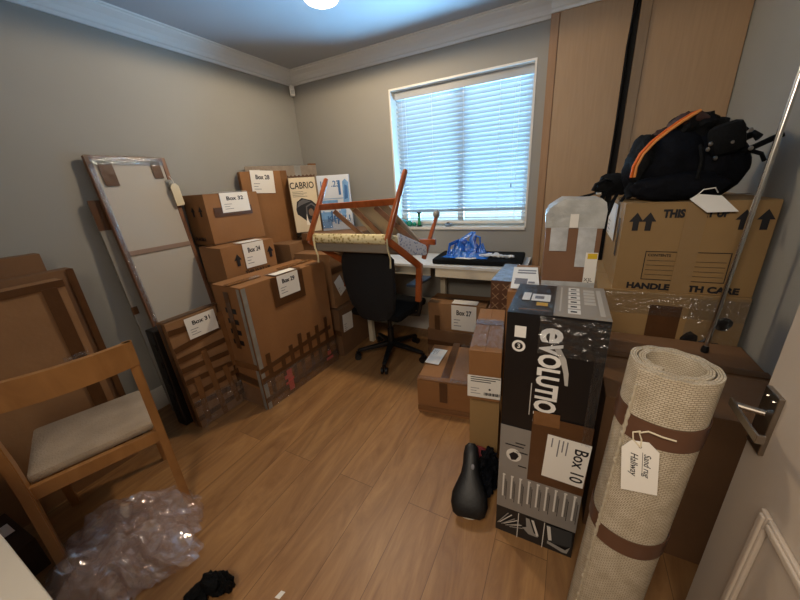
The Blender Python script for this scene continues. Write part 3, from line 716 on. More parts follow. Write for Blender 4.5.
for k in range(5):
    a = R(-70+72*k); d_ = Vector((math.cos(a), math.sin(a), 0)); bm = NB()
    bar(bm, d_*.02+Vector((0, 0, .125)), d_*.30+Vector((0, 0, .085)), .05, .04, bev=.008, w2=.032, t2=.025); sp = obj('base_spoke', bm, black_pl, oc, True)
    bm = NB(); s_ = Vector((-d_.y, d_.x, 0)); c0 = d_*.30+Vector((0, 0, .0285))
    for q in (-1, 1): tube(bm, [c0+s_*q*.008, c0+s_*q*.026], .028, 18)
    box(bm, tuple(c0+Vector((-.012, -.012, 0))), tuple(c0+Vector((.012, .012, .05))), bev=.003); obj('castor', bm, black_pl, sp, True)
for s in (-1, 1):
    bm = NB(); tube(bm, [(s*.17, .02, .42), (s*.27, .02, .43), (s*.285, .02, .50), (s*.285, .02, .69)], .017, 10, flat=1.4); ar = obj('arm_post', bm, black_pl, oc, True)
    bm = NB(); box(bm, (s*.285-.045, -.10, .69), (s*.285+.045, .16, .715), bev=.01); obj('arm_pad', bm, mat('arm_pad_blue_grey', '39485c', .5) if s > 0 else black_pl, ar, True)

# ------------------------------------------------------------ upturned chair
red = wood('cherry_wood', '8a431b', 'a8592a', (1, 1, .5), .3, 20, .3)
uc = thing('upturned_chair', 'reddish wooden chair turned upside down on the office chair', 'chair', (-1.34, 1.80, 1.07))
O = Vector((-1.34, 1.80, 1.07))
def L(p): return Vector(p)-O
FLb, FLt = (-1.685, 1.80, 1.075), (-1.545, 1.92, 1.490)
FRb, FRt = (-1.025, 1.80, 1.085), (-.925, 1.92, 1.502)
for a, b_ in ((FLb, FLt), (FRb, FRt)):
    bm = NB(); A = L(a); B_ = L(b_); d_ = B_-A
    tube(bm, [A-d_*.01, A+d_*.05, A+d_*.5, A+d_*.97, B_], [.019, .021, .020, .017, .012], 14); obj('front_leg', bm, red, uc, True)
k = .60
pa = Vector(FLb).lerp(Vector(FLt), .54); pb = Vector(FRb).lerp(Vector(FRt), .56)
bm = NB(); bar(bm, L(pa), L(pb), .02, .042, bev=.004); obj('stretcher', bm, red, uc)
BRa = (-.885, 2.10, .885); BLa = (-1.50, 2.12, .87)
for a, b_ in ((FRb, (-.90, 2.02, .865)), (FLb, (-1.52, 2.02, .85))):
    bm = NB(); bar(bm, L(a), L(b_), .03, .045, bev=.005); obj('seat_side_rail', bm, red, uc)
bm = NB(); bar(bm, L((-.905, 2.10, .90)), L((-.83, 2.18, 1.185)), .03, .034, (0, 1, 0), bev=.006, w2=.024, t2=.024); rl = obj('rear_leg', bm, red, uc)
bm = NB(); blob(bm, L((-.828, 2.18, 1.205)), (.026, .026, .028), 2, .15, 2); obj('wrapped_foot', bm, tape_g, rl, True)
bm = NB(); bar(bm, L((-.95, 2.12, 1.02)), L((-.82, 2.13, 1.02)), .03, .04, bev=.004); obj('rear_block', bm, red, uc)
bm = NB(); bar(bm, L((-.903, 2.02, .885)), L((-.925, 2.02, .60)), .042, .034, (0, 1, 0), bev=.005); obj('back_post', bm, red, uc)
bm = NB(); bar(bm, L((-1.52, 2.02, .86)), L((-1.56, 2.02, .66)), .042, .034, (0, 1, 0), bev=.005); obj('back_post', bm, red, uc)
dw = wood('dull_wood', '6a4731', '80583f', (1, 1, .5), .5, 20)
for (a, b_) in (((-1.54, 1.95, 1.265), (-1.368, 2.06, 1.055)), ((-1.36, 1.95, 1.275), (-1.193, 2.06, 1.05)), ((-1.185, 1.95, 1.285), (-.915, 2.08, .985))):
    bm = NB(); bar(bm, L(a), L(b_), .034, .018, (0, -1, .4), bev=.003); obj('slat', bm, dw, uc)
bm = NB(); vs4 = [bm.verts.new(L(p)) for p in ((-1.44, 1.99, 1.29), (-1.10, 1.98, 1.29), (-.93, 2.10, 1.03), (-1.0, 2.12, .99), (-1.30, 2.09, 1.05))]
f = bm.faces.new(vs4); r = bmesh.ops.extrude_face_region(bm, geom=[f]); bmesh.ops.translate(bm, verts=[v for v in r['geom'] if isinstance(v, bmesh.types.BMVert)], vec=(0, .014, 0)); bmesh.ops.recalc_face_normals(bm, faces=bm.faces[:])
obj('canvas_panel', bm, mat('dusty_canvas', 'a09282', .9), uc)
fl = bpy.data.materials.new('floral_fabric'); fl.use_nodes = True; nt = fl.node_tree; b = nt.nodes['Principled BSDF']; b.inputs['Roughness'].default_value = .9
v_ = nt.nodes.new('ShaderNodeTexVoronoi'); v_.inputs['Scale'].default_value = 45; rp = nt.nodes.new('ShaderNodeValToRGB'); tcn = nt.nodes.new('ShaderNodeTexCoord')
rp.color_ramp.elements[0].color = (*hexc('8f7a3c'), 1); rp.color_ramp.elements[0].position = .15; rp.color_ramp.elements[1].color = (*hexc('d8cba0'), 1); rp.color_ramp.elements[1].position = .5
nt.links.new(tcn.outputs['Object'], v_.inputs[0]); nt.links.new(v_.outputs['Distance'], rp.inputs[0]); nt.links.new(rp.outputs[0], b.inputs['Base Color'])
bm = NB(); box(bm, (-.318, -.004, -.012), (.328, .34, .055), bev=.018, M=Matrix.Rotation(R(-14), 4, 'X')); bmesh.ops.translate(bm, verts=bm.verts[:], vec=(0, 0, .0)); obj('seat_cushion', bm, fl, uc, True)
bm = NB(); box(bm, (-.30, .012, -.07), (.315, .32, -.008), bev=.01, M=Matrix.Rotation(R(-14), 4, 'X')); obj('cushion_underside', bm, mat('beige_fabric', '857a6b', .9, bump=.3, bscale=80), uc, True)
for x0, dz in ((-.27, .15), (.33, .16)):
    bm = NB(); tube(bm, [(x0, -.03, .03), (x0+.004, -.035, -.04), (x0+.016, -.03, -.10), (x0+.012, -.03, -dz)], [.008, .009, .008, .009], 8, flat=.5); obj('cushion_tie', bm, mat('cream_tie', 'cfc29a', .9), uc, True)
cu = bpy.data.materials.new('blue_dot_fabric'); cu.use_nodes = True; nt = cu.node_tree; b = nt.nodes['Principled BSDF']; b.inputs['Roughness'].default_value = .9
v_ = nt.nodes.new('ShaderNodeTexVoronoi'); v_.inputs['Scale'].default_value = 60; rp = nt.nodes.new('ShaderNodeValToRGB'); tcn = nt.nodes.new('ShaderNodeTexCoord')
rp.color_ramp.elements[0].color = (*hexc('6d84b0'), 1); rp.color_ramp.elements[0].position = .2; rp.color_ramp.elements[1].color = (*hexc('ccd4e2'), 1); rp.color_ramp.elements[1].position = .4
nt.links.new(tcn.outputs['Object'], v_.inputs[0]); nt.links.new(v_.outputs['Distance'], rp.inputs[0]); nt.links.new(rp.outputs[0], b.inputs['Base Color'])
bm = NB(); q = [(-.99, 1.90, 1.115), (-.87, 2.09, 1.0), (-.87, 2.09, .93), (-.95, 1.98, .95), (-.99, 1.90, 1.03)]
vs5 = [bm.verts.new(Vector(p)-Vector((-.94, 1.98, 1.0))) for p in q]; f = bm.faces.new(vs5); r = bmesh.ops.extrude_face_region(bm, geom=[f]); bmesh.ops.translate(bm, verts=[v for v in r['geom'] if isinstance(v, bmesh.types.BMVert)], vec=(-.035, .03, 0)); bmesh.ops.recalc_face_normals(bm, faces=bm.faces[:])
bmesh.ops.bevel(bm, geom=bm.edges[:], offset=.008, segments=2, affect='EDGES')
o = obj('blue_cushion', bm, cu, smooth=True); o.location = (-.94, 1.98, 1.0); tag(o, 'blue and white patterned cushion tucked into the upturned chair', 'cushion')

# ------------------------------------------------------------ window sill things
sz = WZ0+.0065
gg = mat('green_glass', '1f8f72', .12, spec=.7); tg_ = mat('teal_glass', '3a9fb0', .12, spec=.7); dgl = mat('dark_green_glass', '0f3a2c', .15)
for x, r_, m_, lab in ((-1.400, .034, tg_, 'teal glass ball, leftmost on the window sill'), (-1.337, .027, gg, 'larger green glass ball in the middle of the sill balls'), (-1.287, .020, gg, 'small green glass ball next to the green glass candlestick')):
    bm = NB(); lathe(bm, [(r_*math.sin(math.pi*k/14)+.0005, r_-r_*math.cos(math.pi*k/14)) for k in range(15)], 20); o = obj('glass_ball', bm, m_, smooth=True); o.location = (x, 2.80, sz); tag(o, lab, 'glass ball')
cs = thing('glass_candlestick', 'green glass candlestick on the window sill', 'candlestick', (-1.235, 2.80, sz))
bm = NB(); lathe(bm, [(.028, 0), (.028, .006), (.016, .014)], 20); obj('base', bm, dgl, cs, True)
bm = NB(); lathe(bm, [(.016, .012), (.017, .03), (.013, .045), (.015, .06), (.012, .08), (.014, .10), (.012, .112)], 20); obj('stem', bm, mat('mid_green_glass', '2f8f5d', .12), cs, True)
bm = NB(); lathe(bm, [(.012, .112), (.028, .118), (.028, .126), (.02, .13)], 20); obj('cup', bm, dgl, cs, True)
dv = thing('glass_dish', 'small grey glass dish on the window sill right of the candlestick', 'dish', (-.955, 2.80, sz))
bm = NB(); lathe(bm, [(.02, 0), (.036, .01), (.04, .024), (.034, .026), (.02, .012), (.004, .008)], 22); obj('bowl', bm, mat('grey_glass', '8fa3b4', .1), dv, True)
bm = NB(); blob(bm, (0, 0, .024), (.018, .016, .012), 2, .4, 3); obj('pebble', bm, ink, dv, True)

# ------------------------------------------------------------ things on the desk
bm = NB(); n = 16
box(bm, (0, 0, 0), (.68, .36, .042), bev=.012); bmesh.ops.subdivide_edges(bm, edges=bm.edges[:], cuts=3, use_grid_fill=True)
for v in bm.verts: v.co.z += .006*noise.noise(v.co*12) if v.co.z > .02 else 0
o = obj('black_folder', bm, black_fab, smooth=True); o.location = (-.945, 2.36, .797); o.rotation_euler = (0, 0, R(3)); tag(o, 'flat black fabric case lying on the desk under the blue bag', 'case')
bm = NB(); n = 26; V = []
bm2 = bm
for i in range(n+1):
    row = []
    for j in range(n+1):
        u = i/n*2-1; v = j/n*2-1; P = Vector((u*2, v*2, .3))
        k = max(0, 1-math.hypot(u, v)); h_ = .02+.12*k*(.6+.9*noise.noise(P*1.5)) + .05*abs(noise.noise(P*4))*min(1, k*4)
        row.append(bm.verts.new((u*.14+.02*noise.noise(P*3), v*.10+.02*noise.noise(P*3+Vector((5, 5, 5))), max(.002, h_-.02))))
    V.append(row)
for i in range(n):
    for j in range(n): bm.faces.new((V[i][j], V[i+1][j], V[i+1][j+1], V[i][j+1]))
bluem = film('blue_plastic', tint=(.15, .45, .95), opac=.75, rough=.25, bump=.7, bscale=30, white=.75)
bluem.node_tree.nodes['Diffuse BSDF'].inputs[0].default_value = (.03, .22, .8, 1)
bb = thing('blue_bag', 'crumpled translucent blue carrier bag on the desk', 'bag', (-.70, 2.53, .842))
bb.scale = (1.25, 1.2, 1.3)
obj('bag_body', bm, bluem, bb, True)
for pts in ([(-.08, -.03, .03), (-.05, 0, .09), (.02, .02, .135), (.035, .02, .14), (.02, .0, .10), (.05, -.02, .04)], [(.03, .01, .05), (.05, .015, .12), (.075, .01, .11), (.08, 0, .06), (.115, -.02, .015)], [(-.12, -.05, .01), (-.11, -.03, .07), (-.06, 0, .09)]):
    bm = NB(); tube(bm, pts, [.012, .02, .018, .014, .016, .01][:len(pts)], 8, flat=.35); obj('bag_handle', bm, bluem, bb, True)
bm = NB(); prism(bm, [(-.06, -.02), (.05, -.03), (.10, .0), (.09, .02), (-.03, .03)], 0, .004); o = obj('loose_papers', bm, paper); o.location = (-.70, 2.41, .845); tag(o, 'small white papers lying in front of the blue bag', 'paper')
bm = NB()
for k in range(9): blob(bm, (random.uniform(-.13, .13), random.uniform(-.05, .05), .014), (random.uniform(.02, .045), .02, .012), 2, .6, 3, k)
o = obj('cable_bag', bm, film('bag_film', opac=.8, white=.75, bump=.8), smooth=True); o.location = (-.45, 2.51, .842); tag(o, 'clear bag of small cables on the black case right of the blue bag', 'bag')

# ------------------------------------------------------------ cartons in front of the desk
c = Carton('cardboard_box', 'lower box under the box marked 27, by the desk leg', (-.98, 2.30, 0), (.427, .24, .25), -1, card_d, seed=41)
c.strip('F', 0, .10, .46, .15, tape)
c = Carton('cardboard_box', 'box marked Box 27 stacked in front of the desk', (-.967, 2.302, .2505), (.469, .24, .238), 2.2, card, seed=42)
c.ship('F', .20, .02, .40, .236, 'Box 27'); c.strip('T', .20, 0, .40, .09, paper, 'label_fold', lift=.008); c.strip('F', .055, .0, .10, .13, tape); c.strip('T', 0, .09, .47, .13, tape)
c = Carton('cardboard_box', 'low box nearest the open floor with a tilted label on its lid', (-.758, 1.578, 0), (.34, .48, .245), 8, card_o, seam='y', seed=43)
c.strip('T', .145, 0, .195, .52, tape); c.strip('F', .145, .10, .195, .245, tape); c.strip('F', 0, .02, .34, .055, tape_l); c.strip('T', 0, -.003, .34, .04, tape_l, lift=.007)
c.ship('T', .01, .19, .11, .40, '', lines=4, ang=-6, rot90=True)
def b30(bm, M_): text(bm, 'Box', .035, M_ @ Matrix.Translation((.03, .36, .003)) @ Matrix.Rotation(R(-96), 4, 'Z'), 0, bold=.0006)
c.prints('T', b30)
c.strip('T', .21, .0, .34, .5, clear, 'stretch_film', lift=.009, wr=.004)

c = Carton('cardboard_box', 'tall tan box standing on the floor under the box with an address label', (-.345, 1.31, 0), (.14, .46, .449), 8, card_y, seed=44)
c.strip('L', .2, .0, .25, .44, tape_l)
c = Carton('cardboard_box', 'box with a printed address label and film covered lid, on the tan box', (-.336, 1.25, .4505), (.14, .51, .256), 8, card_o, seam='y', seed=45)
c.ship('F', -.004, .02, .142, .135, '', lines=3)
def adr(bm, M_):
    M2 = M_ @ Matrix.Translation((0, 0, .0045))
    for k in range(3): box(bm, (.01, .125-.011*k, 0), (.14-.02*k, .129-.011*k, .0005), 0, M=M2)
    for k in range(14): box(bm, (.07+.005*k, .035, 0), (.0725+.005*k+.001*(k % 3), .05, .0005), 0, M=M2)
    disc(bm, .095, .068, .005, .005, 0, .0005, M2)
c.prints('F', adr)
c.strip('T', .0, .02, .14, .33, clear2, 'stretch_film', lift=.007, wr=.012); c.strip('T', 0, .28, .14, .33, tape_l)
# supports and back boxes
c = Carton('cardboard_box', 'plain brown box under the small patterned box by the desk', (-.40, 1.93, 0), (.15, .36, .649), 0, card_d, seed=46)
pat = mat('pattern_card', '5a3a28', .5, var=.2, vscale=18)
c = Carton('patterned_box', 'brown box with a pale criss cross pattern and blue printed lid', (-.381, 1.902, .6505), (.124, .42, .186), -2, pat, flaps=False, seed=47)
def pp(bm, M_):
    for r_ in range(3):
        for q_ in range(2):
            x = .03+.06*q_; y = .03+.06*r_
            for a in (45, -45): box(bm, (-.028, -.002, 0), (.028, .002, .0005), 0, M=M_ @ Matrix.Translation((x, y, 0)) @ Matrix.Rotation(R(a), 4, 'Z'))
c.prints('F', pp, 'pattern_print', mat('pattern_pale', 'a08466', .5))
c.strip('T', .0, .0, .124, .415, mat('blue_print_lid', '9db4cf', .35, var=.35, vscale=25), 'printed_lid', lift=.002); c.strip('T', 0, 0, .124, .415, clear2, 'stretch_film', lift=.006, wr=.004)
c = Carton('cardboard_box', 'upright box with a white label on its lid, directly behind the tall black box', (-.226, 1.518, 0), (.135, .527, .905), 3, card_o, seam='y', seed=48)
c.ship('T', .0, .03, .13, .44, '', lines=2, ang=3)
def tl2(bm, M_):
    M2 = M_ @ Matrix.Translation((0, 0, .0045)); box(bm, (.02, .1, 0), (.08, .2, .0005), 0, M=M2)
    for k in range(2): box(bm, (.02, .30+.05*k, 0), (.115, .325+.05*k, .0005), 0, M=M2)
    box(bm, (.085, .12, 0), (.115, .15, .0005), 0, M=M2)
c.prints('T', tl2, m=inkg)
# ------------------------------------------------------------ black tool box (tall)
blackc = mat('black_card', '121113', .35, bump=.1, bscale=20)
silver = mat('silver_print', '8e8a85', .42, metal=.15, var=.06, vscale=6)
c = Carton('tool_box_carton', 'tall black retail carton lettered EVOLUTION and marked Box 10', (-.147, 1.01, 0), (.289, .316, 1.009), .2, blackc, flaps=False, seed=50, wob=.0015)
c.strip('F', .0, .145, .289, .56, silver, 'silver_panel', lift=.0022)
bm = NB(); M_ = c.F('F') @ Matrix.Translation((0, 0, .0035))
RT = Matrix.Rotation(R(-90), 4, 'Z')
PW = mat('print_white', 'e4e2de', .5); sw_ = [(.150, .90), (.166, .905), (.185, .87), (.197, .82), (.199, .775), (.190, .775), (.182, .82), (.170, .86)]
text(bm, 'e', .128, M_ @ Matrix.Translation((.108, .972, 0)) @ RT, 0, bold=.0034, width=.052)
text(bm, 'VOLUTION', .090, M_ @ Matrix.Translation((.108, .915, 0)) @ RT, 0, bold=.0034, width=.312)
box(bm, (.0905, .63, 0), (.0935, .76, .0005), 2, M=M_)
prism(bm, sw_, .0002, .0007, M_, 2)
obj('lettering', bm, [PW, blackc, mat('swoosh_grey', 'b5b2ad', .4)], c.root)
bm = NB(); box(bm, (.027, .925, 0), (.062, .965, .0006), 0, M=M_); obj('blank_square', bm, PW, c.root)
bm = NB()
disc(bm, .042, .893, .021, .021, 0, .0006, M_, 0); disc(bm, .042, .893, .013, .013, .0006, .001, M_, 1)
text(bm, '3', .022, M_ @ Matrix.Translation((.037, .886, .0011)), 0, bold=.0004)
obj('round_badge', bm, [PW, blackc], c.root)
# pictures on the silver panel and below
bm = NB(); M2 = c.F('F') @ Matrix.Translation((0, 0, .0036))
disc(bm, .052, .43, .027, .030, 0, .0006, M2, 1)
prism(bm, [(.035, .43), (.05, .445), (.065, .442), (.07, .43), (.06, .41), (.045, .405)], .0006, .001, M2, 0)
for y, x0, x1, a in ((.475, .02, .085, -12), (.49, .055, .09, -30), (.45, .06, .10, -10), (.385, .07, .10, -5)):
    box(bm, (x0, y-.0025, .0), (x1, y+.0025, .0006), 0, M=M2)
rnd = random.Random(11)
for k in range(9):
    x = .018+.031*k; ln = .10+.03*rnd.random()
    box(bm, (x, .32-ln, 0), (x+.006, .32, .0006), 1, M=M2); box(bm, (x-.001, .318, 0), (x+.009, .325, .0006), 1, M=M2)
    box(bm, (x+.0075, .30-ln*.8, 0), (x+.014, .30, .0006), 3, M=M2)
    box(bm, (x+.015, .26-ln*.6, 0), (x+.017, .29, .0006), 0, M=M2)
# three photographs along the bottom
for x in (.086, .182): box(bm, (x, .0, 0), (x+.003, .14, .0006), 1, M=M2)
for k in range(7):
    box(bm, (0, -.0018, 0), (.085-.005*k, .0018, .0006), 1 if k % 2 else 2, M=M2 @ Matrix.Translation((.008+.008*k, .045+.006*(k % 2), 0)) @ Matrix.Rotation(R(62-7*k), 4, 'Z'))
prism(bm, [(.115, .13), (.128, .13), (.150, .06), (.165, .06), (.165, .045), (.13, .045), (.105, .07), (.12, .08)], 0, .0006, M2, 2)
prism(bm, [(.135, .13), (.145, .13), (.168, .055), (.160, .05)], .0006, .001, M2, 1)
prism(bm, [(.195, .135), (.28, .14), (.283, .06), (.215, .045)], 0, .0005, M2, 4); prism(bm, [(.192, .13), (.205, .13), (.215, .06), (.203, .055)], .0005, .0009, M2, 1)
prism(bm, [(.20, .05), (.265, .035), (.28, .06), (.272, .02), (.255, .018), (.20, .036)], .0009, .0013, M2, 2)
obj('printed_pictures', bm, [ink, mat('print_white2', 'd8d5cf', .5), mat('print_mid', '9b9893', .5), mat('print_grey2', '6b6864', .5), mat('print_dark_grey', '33373a', .5)], c.root)
c.strip('F', .105, .335, .2905, .635, tape, lift=.0045, th=.0008); c.strip('F', .108, .60, .19, .655, tape_l, lift=.005, th=.0006, ang=3)
bm = NB(); M3 = c.F('F') @ Matrix.Translation((.2225, .4715, .0058)) @ Matrix.Rotation(R(-2), 4, 'Z')
box(bm, (-.067, -.096, 0), (.067, .096, .0008), 0, M=M3)
text(bm, 'Box 10', .058, M3 @ Matrix.Translation((.022, .07, .0012)) @ RT, 1, bold=.0006, width=.145)
for k, (x, ln) in enumerate(((-.005, .06), (-.018, .05), (-.031, .075), (-.052, .04))): box(bm, (x, .085-ln, .0009), (x+.004, .085, .0012), 2, M=M3)
obj('shipping_label', bm, [paper, ink, inkg], c.root)
# lid
bm = NB(); MT = c.F('T') @ Matrix.Translation((0, 0, .003))
box(bm, (.135, .0, 0), (.289, .315, .0008), 0, M=MT)
for k in range(6): box(bm, (.175, .03+.045*k, .0008), (.21, .065+.045*k, .0012), 1, M=MT); box(bm, (.182, .04+.045*k, .0012), (.20, .052+.045*k, .0015), 2, M=MT)
for k in range(5): box(bm, (.222, .12+.033*k, .0008), (.255, .145+.033*k, .0012), 3, M=MT)
box(bm, (.262, .03, .0008), (.275, .28, .0012), 3, M=MT); box(bm, (.150, .04, .0008), (.155, .29, .0012), 3, M=MT)
obj('printed_lid', bm, [mat('lid_grey', '8a8278', .45), mat('print_white3', 'cfcac2', .5), ink, mat('lid_mid', 'aaa399', .5)], c.root)
bm = NB(); box(bm, (.03, .12, 0), (.055, .20, .0008), 0, M=MT); box(bm, (.06, .12, 0), (.12, .19, .0008), 0, M=MT); box(bm, (.07, .14, .0008), (.10, .17, .0011), 2, M=MT); box(bm, (.08, .075, 0), (.115, .105, .0008), 1, M=MT); box(bm, (.03, .03, 0), (.12, .035, .0008), 3, M=MT)
obj('stickers', bm, [paper, mat('yellow_sticker', 'd0a012', .5), inkg, tape_l], c.root)
c.strip('T', 0, .0, .14, .316, clear, 'stretch_film', lift=.006, wr=.004); c.strip('F', .10, .88, .289, 1.008, clear, 'stretch_film', lift=.005, wr=.006)
c.strip('F', .26, .56, .289, .9, clear, 'stretch_film', lift=.005, wr=.004)

# ------------------------------------------------------------ taped parcel with a rounded top
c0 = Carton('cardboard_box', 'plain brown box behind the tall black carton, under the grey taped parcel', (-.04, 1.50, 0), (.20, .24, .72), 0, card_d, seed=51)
pcm = mat('parcel_brown', '7c5940', .7, var=.1)
pc = thing('taped_parcel', 'brown parcel with a rounded top and silver grey tape behind the tall black carton', 'parcel', (-.078, 1.475, .727), R(4))
pw, ph = .20, .56
outl = [(0, 0), (pw, 0), (pw+.003, ph-.02), (pw-.004, ph+.012), (pw-.02, ph+.026), (pw-.06, ph+.024), (.062, ph+.030), (.035, ph+.012), (.012, ph-.004), (.0, ph-.03)]
MP = Matrix.Rotation(R(90), 4, 'X')
bm = NB(); prism(bm, outl, -.20, 0, MP); bmesh.ops.recalc_face_normals(bm, faces=bm.faces[:]); bmesh.ops.bevel(bm, geom=bm.edges[:], offset=.006, segments=2, affect='EDGES'); obj('parcel_body', bm, pcm, pc, True)
bm = NB(); out2 = [(x+(.006 if x > pw/2 else -.006), z+.006) for x, z in outl[2:]]
prism(bm, [(-.003, ph-.075)] + [(pw+.006, ph-.08)] + out2, -.202, .004, MP); bmesh.ops.recalc_face_normals(bm, faces=bm.faces[:]); obj('top_wrap', bm, mat('grey_plastic_wrap', 'b4b5b2', .3, var=.2, vscale=14, bump=.6, bscale=25), pc, True)
for x0, z0, x1, z1 in ((.018, ph-.17, .082, ph-.075), (.118, ph-.235, .182, ph-.075), (-.001, 0, .20, .26), (.17, ph-.30, .20, ph-.24)):
    bm = NB(); box(bm, (x0, -.0085, z0), (x1, -.0065, z1)); obj('silver_tape', bm, mat('silver_tape', 'b9bbbc', .28, var=.2, vscale=20, bump=.4, bscale=30), pc)
bm = NB(); box(bm, (.155, -.0105, ph-.30), (.198, -.0088, ph-.175)); box(bm, (.162, -.0115, ph-.20), (.196, -.0106, ph-.178), 1); text(bm, 'XJL', .022, Matrix.Translation((.158, -.0108, ph-.295)) @ MP, 2); obj('white_label', bm, [paper, mat('yellow_mark', 'd8b41c', .5), ink], pc)
bm = NB(); box(bm, (.084, -.0105, ph-.075), (.114, -.0085, ph-.022)); obj('small_label', bm, paper, pc)

# ------------------------------------------------------------ right stack
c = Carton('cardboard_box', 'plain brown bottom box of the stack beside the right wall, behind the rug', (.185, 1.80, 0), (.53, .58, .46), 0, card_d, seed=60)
c = Carton('cardboard_box', 'film wrapped box under the THIS WAY UP box', (.165, 1.79, .4605), (.56, .62, .412), 0, card_y, seed=61)
c.strip('F', 0, .30, .56, .41, clear, 'stretch_film', lift=.008, wr=.006); c.strip('F', .22, .12, .34, .35, tape, lift=.0062)
c.strip('F', .36, .05, .56, .40, clear, 'stretch_film', lift=.012, wr=.01)
bm = NB(); rnd = random.Random(4)
for k in range(7): blob(bm, (rnd.uniform(.38, .50), -.012, rnd.uniform(.12, .33)), (.03, .006, .03), 2, .4, 2, k)
obj('dark_packet', bm, black_pl, c.root, True)
c = Carton('cardboard_box', 'large box printed THIS WAY UP, under the black backpack', (.225, 1.80, .8735), (.502, .55, .400), .5, card_y, seam='x', seed=62)
def way_text(bm, M_):
    text(bm, 'THIS', .045, M_ @ Matrix.Translation((.142, .338, .0003)), 0, bold=.0026, width=.075)
    text(bm, 'WAY UP', .045, M_ @ Matrix.Translation((.235, .338, .0003)), 0, bold=.0026, width=.125)
def way_panel(bm, M_):
    for a, b_ in (((.105, .055), (.40, .058)), ((.105, .185), (.40, .188)), ((.105, .055), (.108, .188)), ((.397, .055), (.40, .188))): box(bm, (*a, 0), (*b_, .0006), M=M_)
    text(bm, 'CONTENTS', .016, M_ @ Matrix.Translation((.115, .165, .0003)), 0, bold=.0003)
    for k in range(4): box(bm, (.115, .145-.022*k, 0), (.39, .1465-.022*k, .0006), M=M_)
def way_care(bm, M_): text(bm, 'HANDLE WITH CARE', .038, M_ @ Matrix.Translation((.055, .010, .0003)), 0, bold=.002, width=.40)
for ax_, az_ in ((.048, .28), (.095, .28), (.405, .285), (.468, .285)): c.prints('F', lambda bm, M_: arrow(bm, M_, ax_, az_, .08), 'arrow_print')
c.prints('F', way_text, 'top_lettering'); c.prints('F', way_panel, 'contents_panel'); c.prints('F', way_care, 'bottom_lettering')
c.strip('F', .218, -.0, .288, .395, mat('matte_tan_tape', '987a52', .5), 'packing_tape', lift=.0075); c.strip('T', 0, .25, .5, .30, tape_l)
def side(bm, M_):
    for k in range(3): box(bm, (.46+.02*k, .15, 0), (.47+.02*k, .33, .0006), M=M_)
c.prints('L', side)
c.ship('L', .05, .20, .38, .38, '', lines=4)
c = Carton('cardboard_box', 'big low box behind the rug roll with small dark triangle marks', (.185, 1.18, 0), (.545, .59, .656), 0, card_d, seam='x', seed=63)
def mk(bm, M_):
    prism(bm, [(.415, z), (.46, z), (.44, z+.03)], 0, .0006, M_); box(bm, (.395, z-.012, 0), (.47, z-.006, .0006), M=M_)
mk_m = mat('maroon_ink', '4a1d12', .6)
for z in (.50, .25, .08): c.prints('F', mk, 'triangle_print', mk_m)
c.strip('T', 0, .31, .545, .36, tape)

# backpack
bp_ = thing('black_backpack', 'black backpack with an orange cord on the THIS WAY UP box', 'backpack', (.42, 1.98, 1.274), R(2))
bp_.scale = (1, 1, 1.09)
bm = NB(); blob(bm, (-.045, 0, .13), (.165, .15, .15), 4, .10, 1.6, 2, flatbot=-.127); blob(bm, (.07, .02, .125), (.165, .14, .14), 4, .12, 1.8, 4, flatbot=-.122); obj('bag_body', bm, navy_fab, bp_, True)
bm = NB(); blob(bm, (-.145, -.02, .16), (.06, .12, .10), 4, .15, 2, 12); obj('side_flap', bm, black_fab, bp_, True)
bm = NB(); blob(bm, (-.02, -.125, .055), (.17, .045, .055), 4, .12, 2, 6, flatbot=-.052); obj('front_pocket', bm, navy_fab, bp_, True)
bm = NB(); box(bm, (-.055, -.04, -.055), (.055, .04, .055), bev=.028, M=Matrix.Translation((.105, -.12, .215)) @ Matrix.Rotation(R(-15), 4, 'Y')); bmesh.ops.subdivide_edges(bm, edges=bm.edges[:], cuts=1, use_grid_fill=True); obj('camera_pouch', bm, black_fab, bp_, True)
bm = NB(); blob(bm, (.02, .0, .27), (.085, .07, .055), 4, .35, 2.5, 7); blob(bm, (.095, .02, .26), (.06, .05, .045), 3, .3, 3, 9); blob(bm, (-.05, .01, .245), (.06, .05, .04), 3, .3, 3, 15); obj('hood', bm, black_fab, bp_, True)
bm = NB(); tube(bm, [(-.065, -.02, .275), (-.03, -.04, .30), (.02, -.04, .305), (.055, -.03, .29)], [.02, .025, .025, .018], 12); obj('padded_handle', bm, mat('brown_leather', '3a211a', .6), bp_, True)
bm = NB(); tube(bm, [(-.115, .0, .235), (-.10, -.03, .258), (-.07, -.03, .262)], [.016, .02, .016], 10); obj('side_handle', bm, mat('brown_leather2', '3a211a', .6), bp_, True)
orange = mat('orange_cord', 'e06a1c', .5); orange_l = mat('orange_cord_pale', 'ee9a4e', .5)
for k, (mm, dx) in enumerate(((orange, 0), (orange_l, .012))):
    bm = NB(); tube(bm, [(-.195+dx, -.14, .10), (-.195+dx, -.15, .14), (-.178+dx, -.15, .185), (-.145+dx, -.145, .225), (-.10+dx, -.125, .26), (-.055+dx, -.10, .29), (-.01+dx, -.075, .315), (.02, -.06, .325)], .0055, 8); obj('orange_cord', bm, mm, bp_, True)
for i, (pts, r_) in enumerate((([(.17, -.06, .21), (.20, -.08, .225), (.215, -.09, .21)], .022), ([(.16, -.05, .16), (.20, -.08, .175), (.245, -.10, .20), (.275, -.11, .215)], .017), ([(.13, -.03, .24), (.165, -.06, .255), (.175, -.07, .24)], .016), ([(-.17, -.05, .08), (-.20, -.12, .05), (-.19, -.15, .02)], .012), ([(.20, -.08, .17), (.235, -.09, .155), (.25, -.09, .13)], .012), ([(.02, -.15, .2), (.03, -.17, .15), (.03, -.17, .08)], .010))):
    bm = NB(); tube(bm, pts, r_, 10, flat=.6); obj('strap', bm, black_fab, bp_, True)
